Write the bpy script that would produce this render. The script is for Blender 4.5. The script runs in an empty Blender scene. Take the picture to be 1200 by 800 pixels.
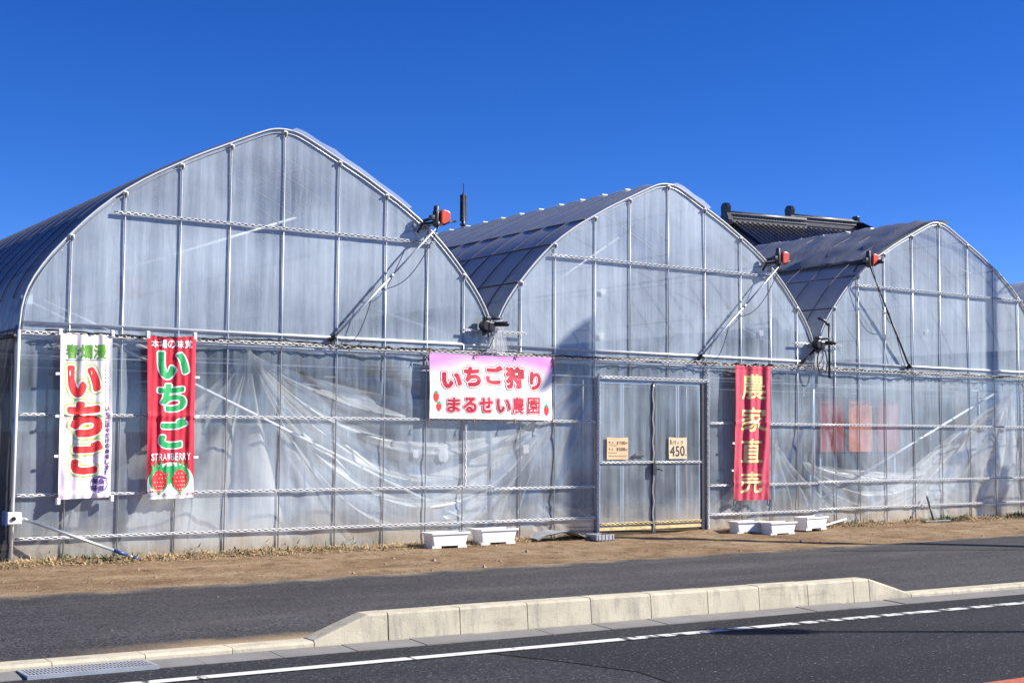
import bpy, bmesh, math, random
from math import sin, cos, pi, radians, sqrt
from mathutils import Vector, Matrix, noise
random.seed(7)
sc = bpy.context.scene
COL = sc.collection

# ------------------------------------------------------------------ camera
cam_d = bpy.data.cameras.new('camera'); cam = bpy.data.objects.new('camera', cam_d); COL.objects.link(cam)
cv = Vector((0.56192528, 0.82441422, 0.06768435)); cr = Vector((0.82604067, -0.56357235, 0.00655881)); cu = Vector((-0.0435522, -0.05222446, 0.99768523))
M = Matrix((cr, cu, -cv)).transposed().to_4x4(); M.translation = Vector((-3.7760148, -14.9224376, 1.42685106))
cam.matrix_world = M
cam_d.sensor_width = 36; cam_d.lens = 47.556; cam_d.clip_start = .1; cam_d.clip_end = 5000
sc.camera = cam

# ------------------------------------------------------------------ light
SUN_AZ, SUN_EL = radians(58), radians(34)          # azimuth to the right of the facade normal
S = Vector((sin(SUN_AZ)*cos(SUN_EL), -cos(SUN_AZ)*cos(SUN_EL), sin(SUN_EL)))
w = bpy.data.worlds.new('World'); sc.world = w; w.use_nodes = True
nt = w.node_tree; bg = nt.nodes['Background']; bg.inputs['Strength'].default_value = .086
sky = nt.nodes.new('ShaderNodeTexSky'); sky.sky_type = 'NISHITA'; sky.sun_disc = False
sky.sun_elevation = SUN_EL; sky.sun_rotation = math.atan2(S.x, S.y)
sky.altitude = 1500; sky.air_density = .7; sky.dust_density = 0.0; sky.ozone_density = 5.0
hs = nt.nodes.new('ShaderNodeHueSaturation'); hs.inputs['Hue'].default_value = .517; hs.inputs['Saturation'].default_value = 1.25; hs.inputs['Value'].default_value = 1.0
nt.links.new(sky.outputs[0], hs.inputs['Color']); nt.links.new(hs.outputs[0], bg.inputs['Color'])
sl = bpy.data.lights.new('sun', 'SUN'); sl.energy = 5.0; sl.angle = radians(.53); sl.color = (1, .945, .86)
so = bpy.data.objects.new('sun', sl); COL.objects.link(so); so.rotation_euler = S.to_track_quat('Z', 'Y').to_euler(); so.location = (20, -20, 30)
sc.view_settings.view_transform = 'Standard'; sc.view_settings.look = 'None'; sc.view_settings.exposure = 1.0; sc.view_settings.gamma = 1
sc.render.engine = 'CYCLES'
cy = sc.cycles; cy.use_denoising = True; cy.transparent_max_bounces = 40; cy.max_bounces = 8; cy.transmission_bounces = 8; cy.diffuse_bounces = 3; cy.glossy_bounces = 3
cy.sample_clamp_indirect = 6

# ------------------------------------------------------------------ helpers
class MB:
    def __init__(s): s.v = []; s.f = []
    def quad(s, a, b, c, d):
        n = len(s.v); s.v += [tuple(a), tuple(b), tuple(c), tuple(d)]; s.f.append((n, n+1, n+2, n+3)); return s
    def poly(s, pts):
        n = len(s.v); s.v += [tuple(p) for p in pts]; s.f.append(tuple(range(n, n+len(pts)))); return s
    def box(s, x0, x1, y0, y1, z0, z1, M=None):
        n = len(s.v)
        P = [Vector(p) for p in ((x0,y0,z0),(x1,y0,z0),(x1,y1,z0),(x0,y1,z0),(x0,y0,z1),(x1,y0,z1),(x1,y1,z1),(x0,y1,z1))]
        if M: P = [M @ p for p in P]
        s.v += [tuple(p) for p in P]
        s.f += [tuple(n+i for i in q) for q in ((0,3,2,1),(4,5,6,7),(0,1,5,4),(1,2,6,5),(2,3,7,6),(3,0,4,7))]; return s
    def hull8(s, P):                                  # 8 corner points ordered like a box
        n = len(s.v); s.v += [tuple(p) for p in P]
        s.f += [tuple(n+i for i in q) for q in ((0,3,2,1),(4,5,6,7),(0,1,5,4),(1,2,6,5),(2,3,7,6),(3,0,4,7))]; return s
    def tube(s, pts, r, n=6, caps=True):
        pts = [Vector(p) for p in pts]; rs = r if isinstance(r, (list, tuple)) else [r]*len(pts)
        t0 = (pts[1]-pts[0]).normalized(); a = t0.orthogonal().normalized(); base = len(s.v)
        for i, p in enumerate(pts):
            t = (pts[min(i+1, len(pts)-1)]-pts[max(i-1, 0)]).normalized()
            a = (a - t*a.dot(t)).normalized(); b = t.cross(a)
            for k in range(n):
                q = p + (a*cos(2*pi*k/n)+b*sin(2*pi*k/n))*rs[i]; s.v.append(tuple(q))
        for i in range(len(pts)-1):
            for k in range(n):
                s.f.append((base+i*n+k, base+i*n+(k+1) % n, base+(i+1)*n+(k+1) % n, base+(i+1)*n+k))
        if caps:
            s.f.append(tuple(base+k for k in reversed(range(n)))); s.f.append(tuple(base+(len(pts)-1)*n+k for k in range(n)))
        return s
    def grid(s, nu, nv, fn, skip=None):
        n = len(s.v)
        for j in range(nv+1):
            for i in range(nu+1): s.v.append(tuple(fn(i, j)))
        for j in range(nv):
            for i in range(nu):
                if skip and skip(i, j): continue
                s.f.append((n+j*(nu+1)+i, n+j*(nu+1)+i+1, n+(j+1)*(nu+1)+i+1, n+(j+1)*(nu+1)+i))
        return s
    def build(s, name, mat, parent=None, smooth=False, loc=None, bevel=0):
        me = bpy.data.meshes.new(name); me.from_pydata(s.v, [], s.f); me.materials.append(mat)
        if smooth:
            for p in me.polygons: p.use_smooth = True
        o = bpy.data.objects.new(name, me); COL.objects.link(o)
        if parent: o.parent = parent
        if parent is not None and loc is None:         # shapes are written in world space: undo the parent's offset
            o.matrix_parent_inverse = inv_world(parent)
        if loc is not None: o.location = loc
        if bevel:
            b = o.modifiers.new('bevel', 'BEVEL'); b.width = bevel; b.segments = 2; b.limit_method = 'ANGLE'
        return o
def inv_world(o):
    m = Matrix.Identity(4); p = o; chain = []
    while p: chain.append(p); p = p.parent
    for q in reversed(chain):
        loc = Matrix.LocRotScale(q.location, q.rotation_euler, q.scale)
        m = m @ (q.matrix_parent_inverse if q.parent else Matrix.Identity(4)) @ loc
    return m.inverted()
def tag(o, label=None, cat=None, group=None, kind=None):
    if label: o['label'] = label
    if cat: o['category'] = cat
    if group: o['group'] = group
    if kind: o['kind'] = kind
    return o
def thing(name, loc, label, cat, group=None, rz=0):
    o = bpy.data.objects.new(name, None); COL.objects.link(o); o.location = loc; o.rotation_euler = (0, 0, rz); o.empty_display_size = .2
    return tag(o, label, cat, group)
def fbm(x, y, z=0, o=4): return noise.fractal(Vector((x, y, z)), 1.0, 2.0, o)

# ------------------------------------------------------------------ materials
def mat(name, col, rough=.6, metal=0, spec=.5, noise_amt=0, noise_scale=8, bump=0, bump_scale=40, coat=0, sheen=0, trans=0):
    m = bpy.data.materials.new(name); m.use_nodes = True; t = m.node_tree; b = t.nodes['Principled BSDF']
    b.inputs['Base Color'].default_value = (*col, 1); b.inputs['Roughness'].default_value = rough; b.inputs['Metallic'].default_value = metal
    b.inputs['Specular IOR Level'].default_value = spec; b.inputs['Coat Weight'].default_value = coat
    tc = t.nodes.new('ShaderNodeTexCoord')
    if noise_amt:
        n = t.nodes.new('ShaderNodeTexNoise'); n.inputs['Scale'].default_value = noise_scale; n.inputs['Detail'].default_value = 6
        t.links.new(tc.outputs['Object'], n.inputs['Vector'])
        r = t.nodes.new('ShaderNodeMapRange'); r.inputs[1].default_value = .3; r.inputs[2].default_value = .7; r.inputs[3].default_value = 1-noise_amt; r.inputs[4].default_value = 1+noise_amt
        t.links.new(n.outputs['Fac'], r.inputs[0])
        mx = t.nodes.new('ShaderNodeMix'); mx.data_type = 'RGBA'; mx.blend_type = 'MULTIPLY'; mx.inputs['Factor'].default_value = 1
        mx.inputs['A'].default_value = (*col, 1); t.links.new(r.outputs[0], mx.inputs['B']); t.links.new(mx.outputs['Result'], b.inputs['Base Color'])
    if bump:
        n = t.nodes.new('ShaderNodeTexNoise'); n.inputs['Scale'].default_value = bump_scale; n.inputs['Detail'].default_value = 5
        t.links.new(tc.outputs['Object'], n.inputs['Vector'])
        bp = t.nodes.new('ShaderNodeBump'); bp.inputs['Strength'].default_value = bump; bp.inputs['Distance'].default_value = .01
        t.links.new(n.outputs['Fac'], bp.inputs['Height']); t.links.new(bp.outputs[0], b.inputs['Normal'])
    return m
def nodes(m): return m.node_tree.nodes, m.node_tree.links
def nz(t, vec, scale, detail=5, rough=.5, dist=0):
    n = t.nodes.new('ShaderNodeTexNoise'); n.inputs['Scale'].default_value = scale; n.inputs['Detail'].default_value = detail
    n.inputs['Roughness'].default_value = rough; n.inputs['Distortion'].default_value = dist
    t.links.new(vec, n.inputs['Vector']); return n.outputs['Fac']
def rng(t, v, a, b, c, d):
    r = t.nodes.new('ShaderNodeMapRange'); r.clamp = True
    for i, q in enumerate((a, b, c, d)): r.inputs[i+1].default_value = q
    t.links.new(v, r.inputs[0]); return r.outputs[0]
def mth(t, op, a, b=None):
    n = t.nodes.new('ShaderNodeMath'); n.operation = op
    for i, q in enumerate((a, b)):
        if q is None: continue
        if isinstance(q, (int, float)): n.inputs[i].default_value = q
        else: t.links.new(q, n.inputs[i])
    return n.outputs[0]
def mixc(t, f, a, b):
    n = t.nodes.new('ShaderNodeMix'); n.data_type = 'RGBA'
    for k, q in (('Factor', f), ('A', a), ('B', b)):
        if isinstance(q, tuple): n.inputs[k].default_value = (*q, 1)
        elif isinstance(q, (int, float)): n.inputs[k].default_value = q
        else: t.links.new(q, n.inputs[k])
    return n.outputs['Result']
def mapped(t, scale, loc=(0,0,0)):
    tc = t.nodes.new('ShaderNodeTexCoord'); mp = t.nodes.new('ShaderNodeMapping'); mp.inputs['Scale'].default_value = scale; mp.inputs['Location'].default_value = loc
    t.links.new(tc.outputs['Object'], mp.inputs['Vector']); return mp.outputs[0]

def film(name, col=(.78,.83,.9), haze=.42, var=.12, rough=.14, gloss=.9, streak=True, dirt=0, bump=.25, bscale=(3,3,1.2), tint=(.95,.97,1.0), transl=.5, low=0):
    """clear plastic sheeting: part of the light goes straight through, part is scattered by the hazy, dusty film, part mirrors"""
    m = bpy.data.materials.new(name); m.use_nodes = True; t = m.node_tree; t.nodes.clear(); L = t.links
    out = t.nodes.new('ShaderNodeOutputMaterial')
    tr = t.nodes.new('ShaderNodeBsdfTransparent'); tr.inputs[0].default_value = (*tint, 1)
    df = t.nodes.new('ShaderNodeBsdfDiffuse'); tl = t.nodes.new('ShaderNodeBsdfTranslucent')
    ms = t.nodes.new('ShaderNodeMixShader'); ms.inputs[0].default_value = transl
    L.new(df.outputs[0], ms.inputs[1]); L.new(tl.outputs[0], ms.inputs[2])
    c = col
    h = rng(t, nz(t, mapped(t, (.6, .6, .75)), 1.0, 5), .3, .7, haze-var, haze+var)
    if streak:
        s = rng(t, nz(t, mapped(t, (9, 9, .45)), 1.0, 6, .65), .35, .75, -.10, .16)
        h = mth(t, 'ADD', h, s)
        s2 = rng(t, nz(t, mapped(t, (28, 28, 2.0), (5, 0, 3)), 1.0, 3, .6), .58, .74, 0, .10)
        h = mth(t, 'ADD', h, s2)
    if dirt:  # tan foot of the film: dirt, with yellowish reflections painted into the colour
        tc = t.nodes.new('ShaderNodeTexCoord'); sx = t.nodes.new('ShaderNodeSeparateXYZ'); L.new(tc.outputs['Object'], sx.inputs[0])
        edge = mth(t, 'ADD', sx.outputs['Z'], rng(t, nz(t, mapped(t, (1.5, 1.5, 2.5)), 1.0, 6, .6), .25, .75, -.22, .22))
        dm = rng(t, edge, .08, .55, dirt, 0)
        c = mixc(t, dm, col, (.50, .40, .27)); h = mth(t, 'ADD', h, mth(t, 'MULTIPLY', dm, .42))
    if low:
        tc2 = t.nodes.new('ShaderNodeTexCoord'); sz = t.nodes.new('ShaderNodeSeparateXYZ'); L.new(tc2.outputs['Object'], sz.inputs[0])
        h = mth(t, 'ADD', h, rng(t, sz.outputs['Z'], 2.40, 2.47, -low, 0))
    h = mth(t, 'MINIMUM', mth(t, 'MAXIMUM', h, .05), .93)
    for n in (df, tl):
        if isinstance(c, tuple): n.inputs[0].default_value = (*c, 1)
        else: L.new(c, n.inputs[0])
    mx = t.nodes.new('ShaderNodeMixShader'); L.new(h, mx.inputs[0]); L.new(tr.outputs[0], mx.inputs[1]); L.new(ms.outputs[0], mx.inputs[2])
    gl = t.nodes.new('ShaderNodeBsdfGlossy'); gl.inputs['Roughness'].default_value = rough
    bp = t.nodes.new('ShaderNodeBump'); bp.inputs['Strength'].default_value = bump; bp.inputs['Distance'].default_value = .03
    L.new(nz(t, mapped(t, bscale), 1.0, 5, .55, .6), bp.inputs['Height'])
    L.new(bp.outputs[0], gl.inputs['Normal']); L.new(bp.outputs[0], df.inputs['Normal'])
    fr = t.nodes.new('ShaderNodeLayerWeight'); fr.inputs['Blend'].default_value = .5
    frv = mth(t, 'ADD', .045, mth(t, 'MULTIPLY', mth(t, 'POWER', fr.outputs['Facing'], 4.5), .7))
    mg = t.nodes.new('ShaderNodeMixShader'); L.new(mth(t, 'MINIMUM', mth(t, 'MULTIPLY', frv, gloss), .95), mg.inputs[0])
    L.new(mx.outputs[0], mg.inputs[1]); L.new(gl.outputs[0], mg.inputs[2]); L.new(mg.outputs[0], out.inputs[0])
    return m

def asphalt(name, base, dust=(.30,.23,.15), kerb_sand=False, edge_dust=False, coarse=55):
    m = bpy.data.materials.new(name); m.use_nodes = True; t = m.node_tree; b = t.nodes['Principled BSDF']; L = t.links
    ob = mapped(t, (1, 1, 1))
    big = rng(t, nz(t, ob, .55, 4, .6), .3, .7, .80, 1.2)
    fine = rng(t, nz(t, ob, coarse, 3, .7), .34, .66, .35, 1.7)
    agg = rng(t, nz(t, ob, coarse*1.7, 2, .7), .62, .72, 0, 1)
    trk = rng(t, nz(t, mapped(t, (.12, 1.7, 1), (2, 5, 0)), 1, 4, .55), .35, .65, .78, 1.25)
    v = mth(t, 'MULTIPLY', mth(t, 'MULTIPLY', big, trk), fine)
    mx = t.nodes.new('ShaderNodeMix'); mx.data_type = 'RGBA'; mx.blend_type = 'MULTIPLY'; mx.inputs['Factor'].default_value = 1
    mx.inputs['A'].default_value = (*base, 1); L.new(v, mx.inputs['B'])
    c = mixc(t, mth(t, 'MULTIPLY', agg, .75), mx.outputs['Result'], (.26, .25, .25))
    sx = t.nodes.new('ShaderNodeSeparateXYZ'); L.new(ob, sx.inputs[0])
    wob = rng(t, nz(t, ob, 1.6, 6, .62), .25, .75, -1, 1)
    if edge_dust:                                     # sand trodden over the edge next to the dirt strip
        d = rng(t, mth(t, 'ADD', sx.outputs['Y'], mth(t, 'MULTIPLY', wob, .28)), -2.48, -2.16, 0, .85)
        d = mth(t, 'MULTIPLY', d, rng(t, nz(t, ob, 30, 4, .7), .3, .62, .3, 1))
        c = mixc(t, d, c, dust)
        st = rng(t, nz(t, mapped(t, (.35, 3.2, 1)), 1, 5, .6), .52, .72, 0, .14); c = mixc(t, st, c, (.2, .185, .165))
    if kerb_sand:                                     # drift of sand against the kerb
        e = mth(t, 'ADD', mth(t, 'ADD', sx.outputs['Y'], mth(t, 'MULTIPLY', sx.outputs['X'], .05)), mth(t, 'MULTIPLY', wob, .10))
        dy = rng(t, e, -5.0, -4.72, 1, 0)
        dx = mth(t, 'MULTIPLY', rng(t, sx.outputs['X'], -.9, .3, 0, 1), rng(t, sx.outputs['X'], 1.1, 1.9, 1, 0))
        c = mixc(t, mth(t, 'MULTIPLY', mth(t, 'MULTIPLY', dy, dx), .9), c, (.36, .26, .15))
    L.new(c, b.inputs['Base Color']); b.inputs['Roughness'].default_value = .85; b.inputs['Specular IOR Level'].default_value = .3
    bp = t.nodes.new('ShaderNodeBump'); bp.inputs['Strength'].default_value = .7; bp.inputs['Distance'].default_value = .008
    L.new(nz(t, ob, coarse*1.2, 3, .7), bp.inputs['Height']); L.new(bp.outputs[0], b.inputs['Normal'])
    return m

def dirt_mat():
    m = bpy.data.materials.new('dirt'); m.use_nodes = True; t = m.node_tree; b = t.nodes['Principled BSDF']; L = t.links
    ob = mapped(t, (1, 1, 1))
    a = rng(t, nz(t, ob, .9, 6, .65), .3, .7, 0, 1)
    c = mixc(t, a, (.145, .088, .046), (.265, .185, .11))
    c = mixc(t, rng(t, nz(t, mapped(t, (.6, 2.8, 1)), 1, 6, .65), .45, .7, 0, .7), c, (.34, .265, .17))
    c = mixc(t, rng(t, nz(t, ob, 3.5, 5, .7), .50, .68, 0, .85), c, (.10, .06, .034))
    g = rng(t, nz(t, ob, 60, 3, .75), .3, .7, .6, 1.4)
    mx = t.nodes.new('ShaderNodeMix'); mx.data_type = 'RGBA'; mx.blend_type = 'MULTIPLY'; mx.inputs['Factor'].default_value = 1
    L.new(c, mx.inputs['A']); L.new(g, mx.inputs['B']); L.new(mx.outputs['Result'], b.inputs['Base Color'])
    b.inputs['Roughness'].default_value = .95; b.inputs['Specular IOR Level'].default_value = .15
    bp = t.nodes.new('ShaderNodeBump'); bp.inputs['Strength'].default_value = .8; bp.inputs['Distance'].default_value = .03
    L.new(nz(t, ob, 14, 7, .7), bp.inputs['Height']); L.new(bp.outputs[0], b.inputs['Normal'])
    return m

def concrete(name, col, stain=(.2,.19,.17)):
    m = bpy.data.materials.new(name); m.use_nodes = True; t = m.node_tree; b = t.nodes['Principled BSDF']; L = t.links
    ob = mapped(t, (1, 1, 1))
    a = rng(t, nz(t, ob, 2.5, 6, .65), .3, .7, .82, 1.14)
    mx = t.nodes.new('ShaderNodeMix'); mx.data_type = 'RGBA'; mx.blend_type = 'MULTIPLY'; mx.inputs['Factor'].default_value = 1
    mx.inputs['A'].default_value = (*col, 1); L.new(a, mx.inputs['B'])
    c = mixc(t, rng(t, nz(t, mapped(t, (9, 9, 1.5)), 1, 6, .7), .50, .72, 0, .62), mx.outputs['Result'], stain)
    c = mixc(t, rng(t, nz(t, mapped(t, (1.2, 6, 6), (3, 1, 2)), 1, 6, .7), .54, .70, 0, .45), c, (.15, .135, .11))
    c = mixc(t, rng(t, nz(t, ob, 90, 2, .6), .66, .74, 0, .5), c, (.1, .095, .09))
    L.new(c, b.inputs['Base Color']); b.inputs['Roughness'].default_value = .9; b.inputs['Specular IOR Level'].default_value = .2
    bp = t.nodes.new('ShaderNodeBump'); bp.inputs['Strength'].default_value = .5; bp.inputs['Distance'].default_value = .006
    L.new(nz(t, ob, 60, 5, .7), bp.inputs['Height']); L.new(bp.outputs[0], b.inputs['Normal'])
    return m

M_ = {}
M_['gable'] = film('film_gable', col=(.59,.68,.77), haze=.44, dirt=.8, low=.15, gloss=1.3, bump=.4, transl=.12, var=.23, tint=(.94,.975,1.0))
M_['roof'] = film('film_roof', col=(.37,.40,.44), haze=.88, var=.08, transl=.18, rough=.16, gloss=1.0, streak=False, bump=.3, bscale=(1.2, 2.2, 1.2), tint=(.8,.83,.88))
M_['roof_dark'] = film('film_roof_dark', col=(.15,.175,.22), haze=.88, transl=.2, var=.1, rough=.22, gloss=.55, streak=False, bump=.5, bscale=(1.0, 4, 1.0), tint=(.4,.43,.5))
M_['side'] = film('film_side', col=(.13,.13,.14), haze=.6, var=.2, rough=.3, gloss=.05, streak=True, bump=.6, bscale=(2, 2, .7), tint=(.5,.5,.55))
M_['curtain'] = film('film_curtain', col=(.95,.92,.85), haze=.50, var=.26, rough=.36, gloss=1.0, streak=False, bump=.3, bscale=(5, 5, 5), transl=.3)
M_['backing_sheet'] = film('film_backing_sheet', col=(.20,.235,.28), haze=.86, var=.08, rough=.3, gloss=.4, streak=False, bump=.2)
M_['lump_film'] = film('film_lump', col=(.50,.54,.6), haze=.45, var=.2, rough=.2, gloss=.6, streak=False, bump=.6, bscale=(12,12,12), transl=.7)
M_['gather'] = film('film_gather', col=(.85,.86,.88), haze=.55, var=.15, rough=.15, gloss=1.2, streak=False, bump=.4, bscale=(20, 20, 6))
M_['shade'] = film('film_shade', col=(.27,.28,.295), haze=.93, var=.04, rough=.28, gloss=.9, streak=False, bump=.5, bscale=(3, 8, 3), tint=(.4,.42,.45), transl=.3)
M_['lump'] = mat('crumpled_film', (.42,.45,.50), .35, noise_amt=.2)
M_['strap'] = mat('dark_strap', (.07,.08,.115), .5, noise_amt=.2)
M_['steel'] = mat('galvanised_steel', (.46,.50,.54), .38, .55, noise_amt=.12, noise_scale=6)
M_['white_pipe'] = mat('white_pipe', (.64,.65,.65), .35, .1, noise_amt=.06)
M_['alu'] = mat('aluminium_channel', (.66,.66,.66), .4, .35, noise_amt=.15, noise_scale=12)
M_['wire'] = mat('coated_spring_wire', (.70,.70,.69), .4, noise_amt=.15)
M_['black'] = mat('black_plastic', (.012,.012,.013), .38, noise_amt=.2)
M_['rubber'] = mat('dark_seal', (.035,.035,.038), .5, noise_amt=.3, noise_scale=20)
M_['darkmetal'] = mat('dark_painted_metal', (.05,.052,.058), .42, .3, noise_amt=.25)
M_['orange'] = mat('orange_red_plastic', (.56,.065,.02), .35, noise_amt=.1, coat=.2)
M_['white_plastic'] = mat('white_plastic', (.80,.80,.79), .38, noise_amt=.07, noise_scale=5)
M_['grey_board'] = mat('grey_board', (.30,.31,.33), .6, noise_amt=.2, bump=.2)
M_['blue'] = mat('blue_tape', (.025,.055,.20), .4, noise_amt=.1)
M_['white_cloth'] = mat('white_cloth', (.80,.76,.79), .85, noise_amt=.06, bump=.15, bump_scale=300)
M_['red_cloth'] = mat('red_cloth', (.62,.018,.045), .75, noise_amt=.10, noise_scale=3, bump=.15, bump_scale=300)
M_['faded_red'] = mat('faded_red_cloth', (.58,.060,.105), .8, noise_amt=.14, noise_scale=3, bump=.2, bump_scale=300)
M_['ink_red'] = mat('red_ink', (.70,.03,.03), .7, noise_amt=.06)
M_['ink_deepred'] = mat('deep_red_ink', (.50,.012,.035), .6, noise_amt=.22, noise_scale=5)
M_['ink_white'] = mat('white_ink', (.82,.82,.80), .7, noise_amt=.03)
M_['ink_lime'] = mat('lime_ink', (.42,.58,.06), .7, noise_amt=.1)
M_['ink_green'] = mat('green_ink', (.015,.36,.10), .7, noise_amt=.1)
M_['ink_leaf'] = mat('leaf_green_ink', (.10,.30,.03), .7, noise_amt=.3, noise_scale=30)
M_['ink_purple'] = mat('purple_ink', (.07,.025,.20), .7, noise_amt=.1)
M_['ink_gold'] = mat('gold_ink', (.68,.60,.26), .6, noise_amt=.18, noise_scale=10)
M_['ink_black'] = mat('black_marker', (.035,.03,.03), .7, noise_amt=.2)
M_['card'] = mat('cardboard', (.66,.46,.27), .85, noise_amt=.10, noise_scale=10)
M_['card_pale'] = mat('pale_cardboard', (.68,.52,.35), .85, noise_amt=.10, noise_scale=10)
M_['rope'] = mat('jute_rope', (.30,.17,.09), .9, noise_amt=.3, noise_scale=60)
M_['asphalt'] = asphalt('apron_asphalt', (.038,.037,.040), kerb_sand=True, edge_dust=True, coarse=34)
M_['road'] = asphalt('road_asphalt', (.021,.022,.027), coarse=26)
M_['road_new'] = asphalt('new_asphalt', (.010,.0105,.0135), coarse=24)
M_['patch'] = asphalt('old_patch_asphalt', (.029,.029,.032))
M_['dirt'] = dirt_mat()
M_['kerb'] = concrete('kerb_concrete', (.50,.455,.345))
M_['gutter'] = concrete('gutter_concrete', (.20,.195,.19))
M_['straw'] = mat('dry_straw', (.50,.36,.20), .9, noise_amt=.35, noise_scale=4)
M_['weed'] = mat('weed_leaf', (.055,.085,.028), .7, noise_amt=.35, noise_scale=5)
M_['pebble'] = mat('pebble', (.24,.17,.11), .9, noise_amt=.4, noise_scale=9)
M_['tile'] = mat('glazed_roof_tile', (.012,.013,.018), .25, noise_amt=.3, noise_scale=2.5)
M_['tile_grey'] = mat('ridge_tile', (.085,.088,.095), .42, noise_amt=.25, noise_scale=5)
M_['plaster'] = mat('white_plaster', (.62,.60,.56), .9, noise_amt=.08)
M_['wood'] = mat('weathered_wood', (.16,.11,.07), .8, noise_amt=.3, noise_scale=4)
M_['concrete_pole'] = concrete('pole_concrete', (.40,.39,.37))
M_['redpanel'] = mat('dark_red_panel', (.27,.028,.022), .45, noise_amt=.25, noise_scale=4)
M_['maroon'] = mat('maroon_carcass', (.045,.012,.012), .5, noise_amt=.2)
M_['pinkpanel'] = mat('copper_panel', (.66,.21,.10), .45, noise_amt=.25, noise_scale=5)
def line_paint():
    m = bpy.data.materials.new('road_line_paint'); m.use_nodes = True; t = m.node_tree; b = t.nodes['Principled BSDF']; L = t.links
    ob = mapped(t, (1, 1, 1)); sx = t.nodes.new('ShaderNodeSeparateXYZ'); L.new(ob, sx.inputs[0])
    worn = rng(t, sx.outputs['X'], 2.6, 3.6, .02, .12)
    n1 = mth(t, 'ADD', nz(t, mapped(t, (9, 2.5, 1)), 1, 4, .6), worn)
    n2 = mth(t, 'ADD', nz(t, ob, 70, 3, .7), mth(t, 'MULTIPLY', worn, .3))
    f = mth(t, 'MAXIMUM', rng(t, n1, .63, .68, 0, 1), rng(t, n2, .64, .70, 0, 1))
    c = mixc(t, f, (.60, .60, .57), (.05, .05, .055)); L.new(c, b.inputs['Base Color']); b.inputs['Roughness'].default_value = .7
    return m
M_['line'] = line_paint()
M_['red_paint'] = mat('red_road_paint', (.42,.10,.05), .8, noise_amt=.3, noise_scale=25)

# ------------------------------------------------------------------ setting: ground, road, kerb
def K(x): return -5.2 - .05*x                          # front line of the kerb
def gz(y, x=0):
    k = y - (K(x) + 5.2)*min(1, max(0, -y/5.2))
    if y > -.5: return 0
    P = [(-.5, 0), (-2.2, -.075), (-5.05, -.19), (-5.3, -.27), (-2000, -.27)]
    for (a, za), (b, zb) in zip(P, P[1:]):
        if y <= a and y >= b: return za + (zb-za)*(a-y)/(a-b)
    return -.27
xs = [-1800, -300, -60, -20] + [-8+.25*i for i in range(int(34/.25)+1)] + [40, 90, 300, 1800]
ys = [-1800, -300, -60, -16, -12] + [-5.8+.08*i for i in range(int(6.6/.08)+1)] + [1.5, 4, 12, 40, 120, 400, 1800]
def gfn(i, j):
    x, y = xs[i], ys[j]
    z = gz(y, x)
    if -8 <= x <= 26:
        if -2.6 < y < -.02: z += .012*fbm(x*2.2, y*2.2) + .05*math.exp(-((y+.12)/.22)**2)*max(0, .55+.9*fbm(x*1.3, 3))
        elif y <= -2.6: z -= .03
    else: z -= .03
    if y < -5.2: z -= .05
    if y >= .1: z -= .02
    return (x, y, z)
g = MB(); g.grid(len(xs)-1, len(ys)-1, gfn); tag(g.build('ground', M_['dirt'], smooth=True), kind='structure')

ax = [-60, -20, -8] + [-7.5+.25*i for i in range(int(33/.25)+1)] + [40, 80]
def edge_y(x): return -2.16 - .035*fbm(x*.6, 7) - .012*fbm(x*3, 2) + .16*max(0, min(1, (x-11.0)/5)) if -10 < x < 30 else -2.2
a = MB(); nv = 24
def afn(i, j):
    x = ax[i]; y0 = edge_y(x); y1 = K(x) + .19; y = y0 + (y1-y0)*j/nv
    
    z = gz(y, x) + .014 + (.006 if j else -.02); t = max(0, min(1, (y1 + .7 - y)/.7)); z = z*(1-t) + (-.2005)*t
    return (x, y, z)
a.grid(len(ax)-1, nv, afn); tag(a.build('parking_apron', M_['asphalt'], smooth=True), kind='structure')
pa = MB(); pa.poly([(9.6, -2.62, 0), (10.6, -2.95, 0), (13.2, -3.75, 0), (16.5, -3.6, 0), (22, -3.9, 0), (22, -2.3, 0), (12, -2.36, 0)])
pa.v = [(x, y, gz(y, x)+.026) for x, y, z in pa.v]
# subdivide so that it follows the apron
def sub_sheet(mb, cuts=6):
    bm = bmesh.new(); vs = [bm.verts.new(p) for p in mb.v]
    for f in mb.f: bm.faces.new([vs[i] for i in f])
    for n_ in range(60):
        bmesh.ops.bisect_plane(bm, geom=bm.verts[:]+bm.edges[:]+bm.faces[:], plane_co=(-6+n_*.5, 0, 0), plane_no=(1, 0, 0))
    for n_ in range(20):
        bmesh.ops.bisect_plane(bm, geom=bm.verts[:]+bm.edges[:]+bm.faces[:], plane_co=(0, -2.2-n_*.2, 0), plane_no=(0, 1, 0))
    for v in bm.verts: v.co.z = gz(v.co.y, v.co.x) + .0245
    me = bpy.data.meshes.new('t'); bm.to_mesh(me); bm.free(); return me
me = sub_sheet(pa); me.materials.append(M_['patch']); po = bpy.data.objects.new('asphalt_patch', me); COL.objects.link(po); tag(po, kind='structure')

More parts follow.
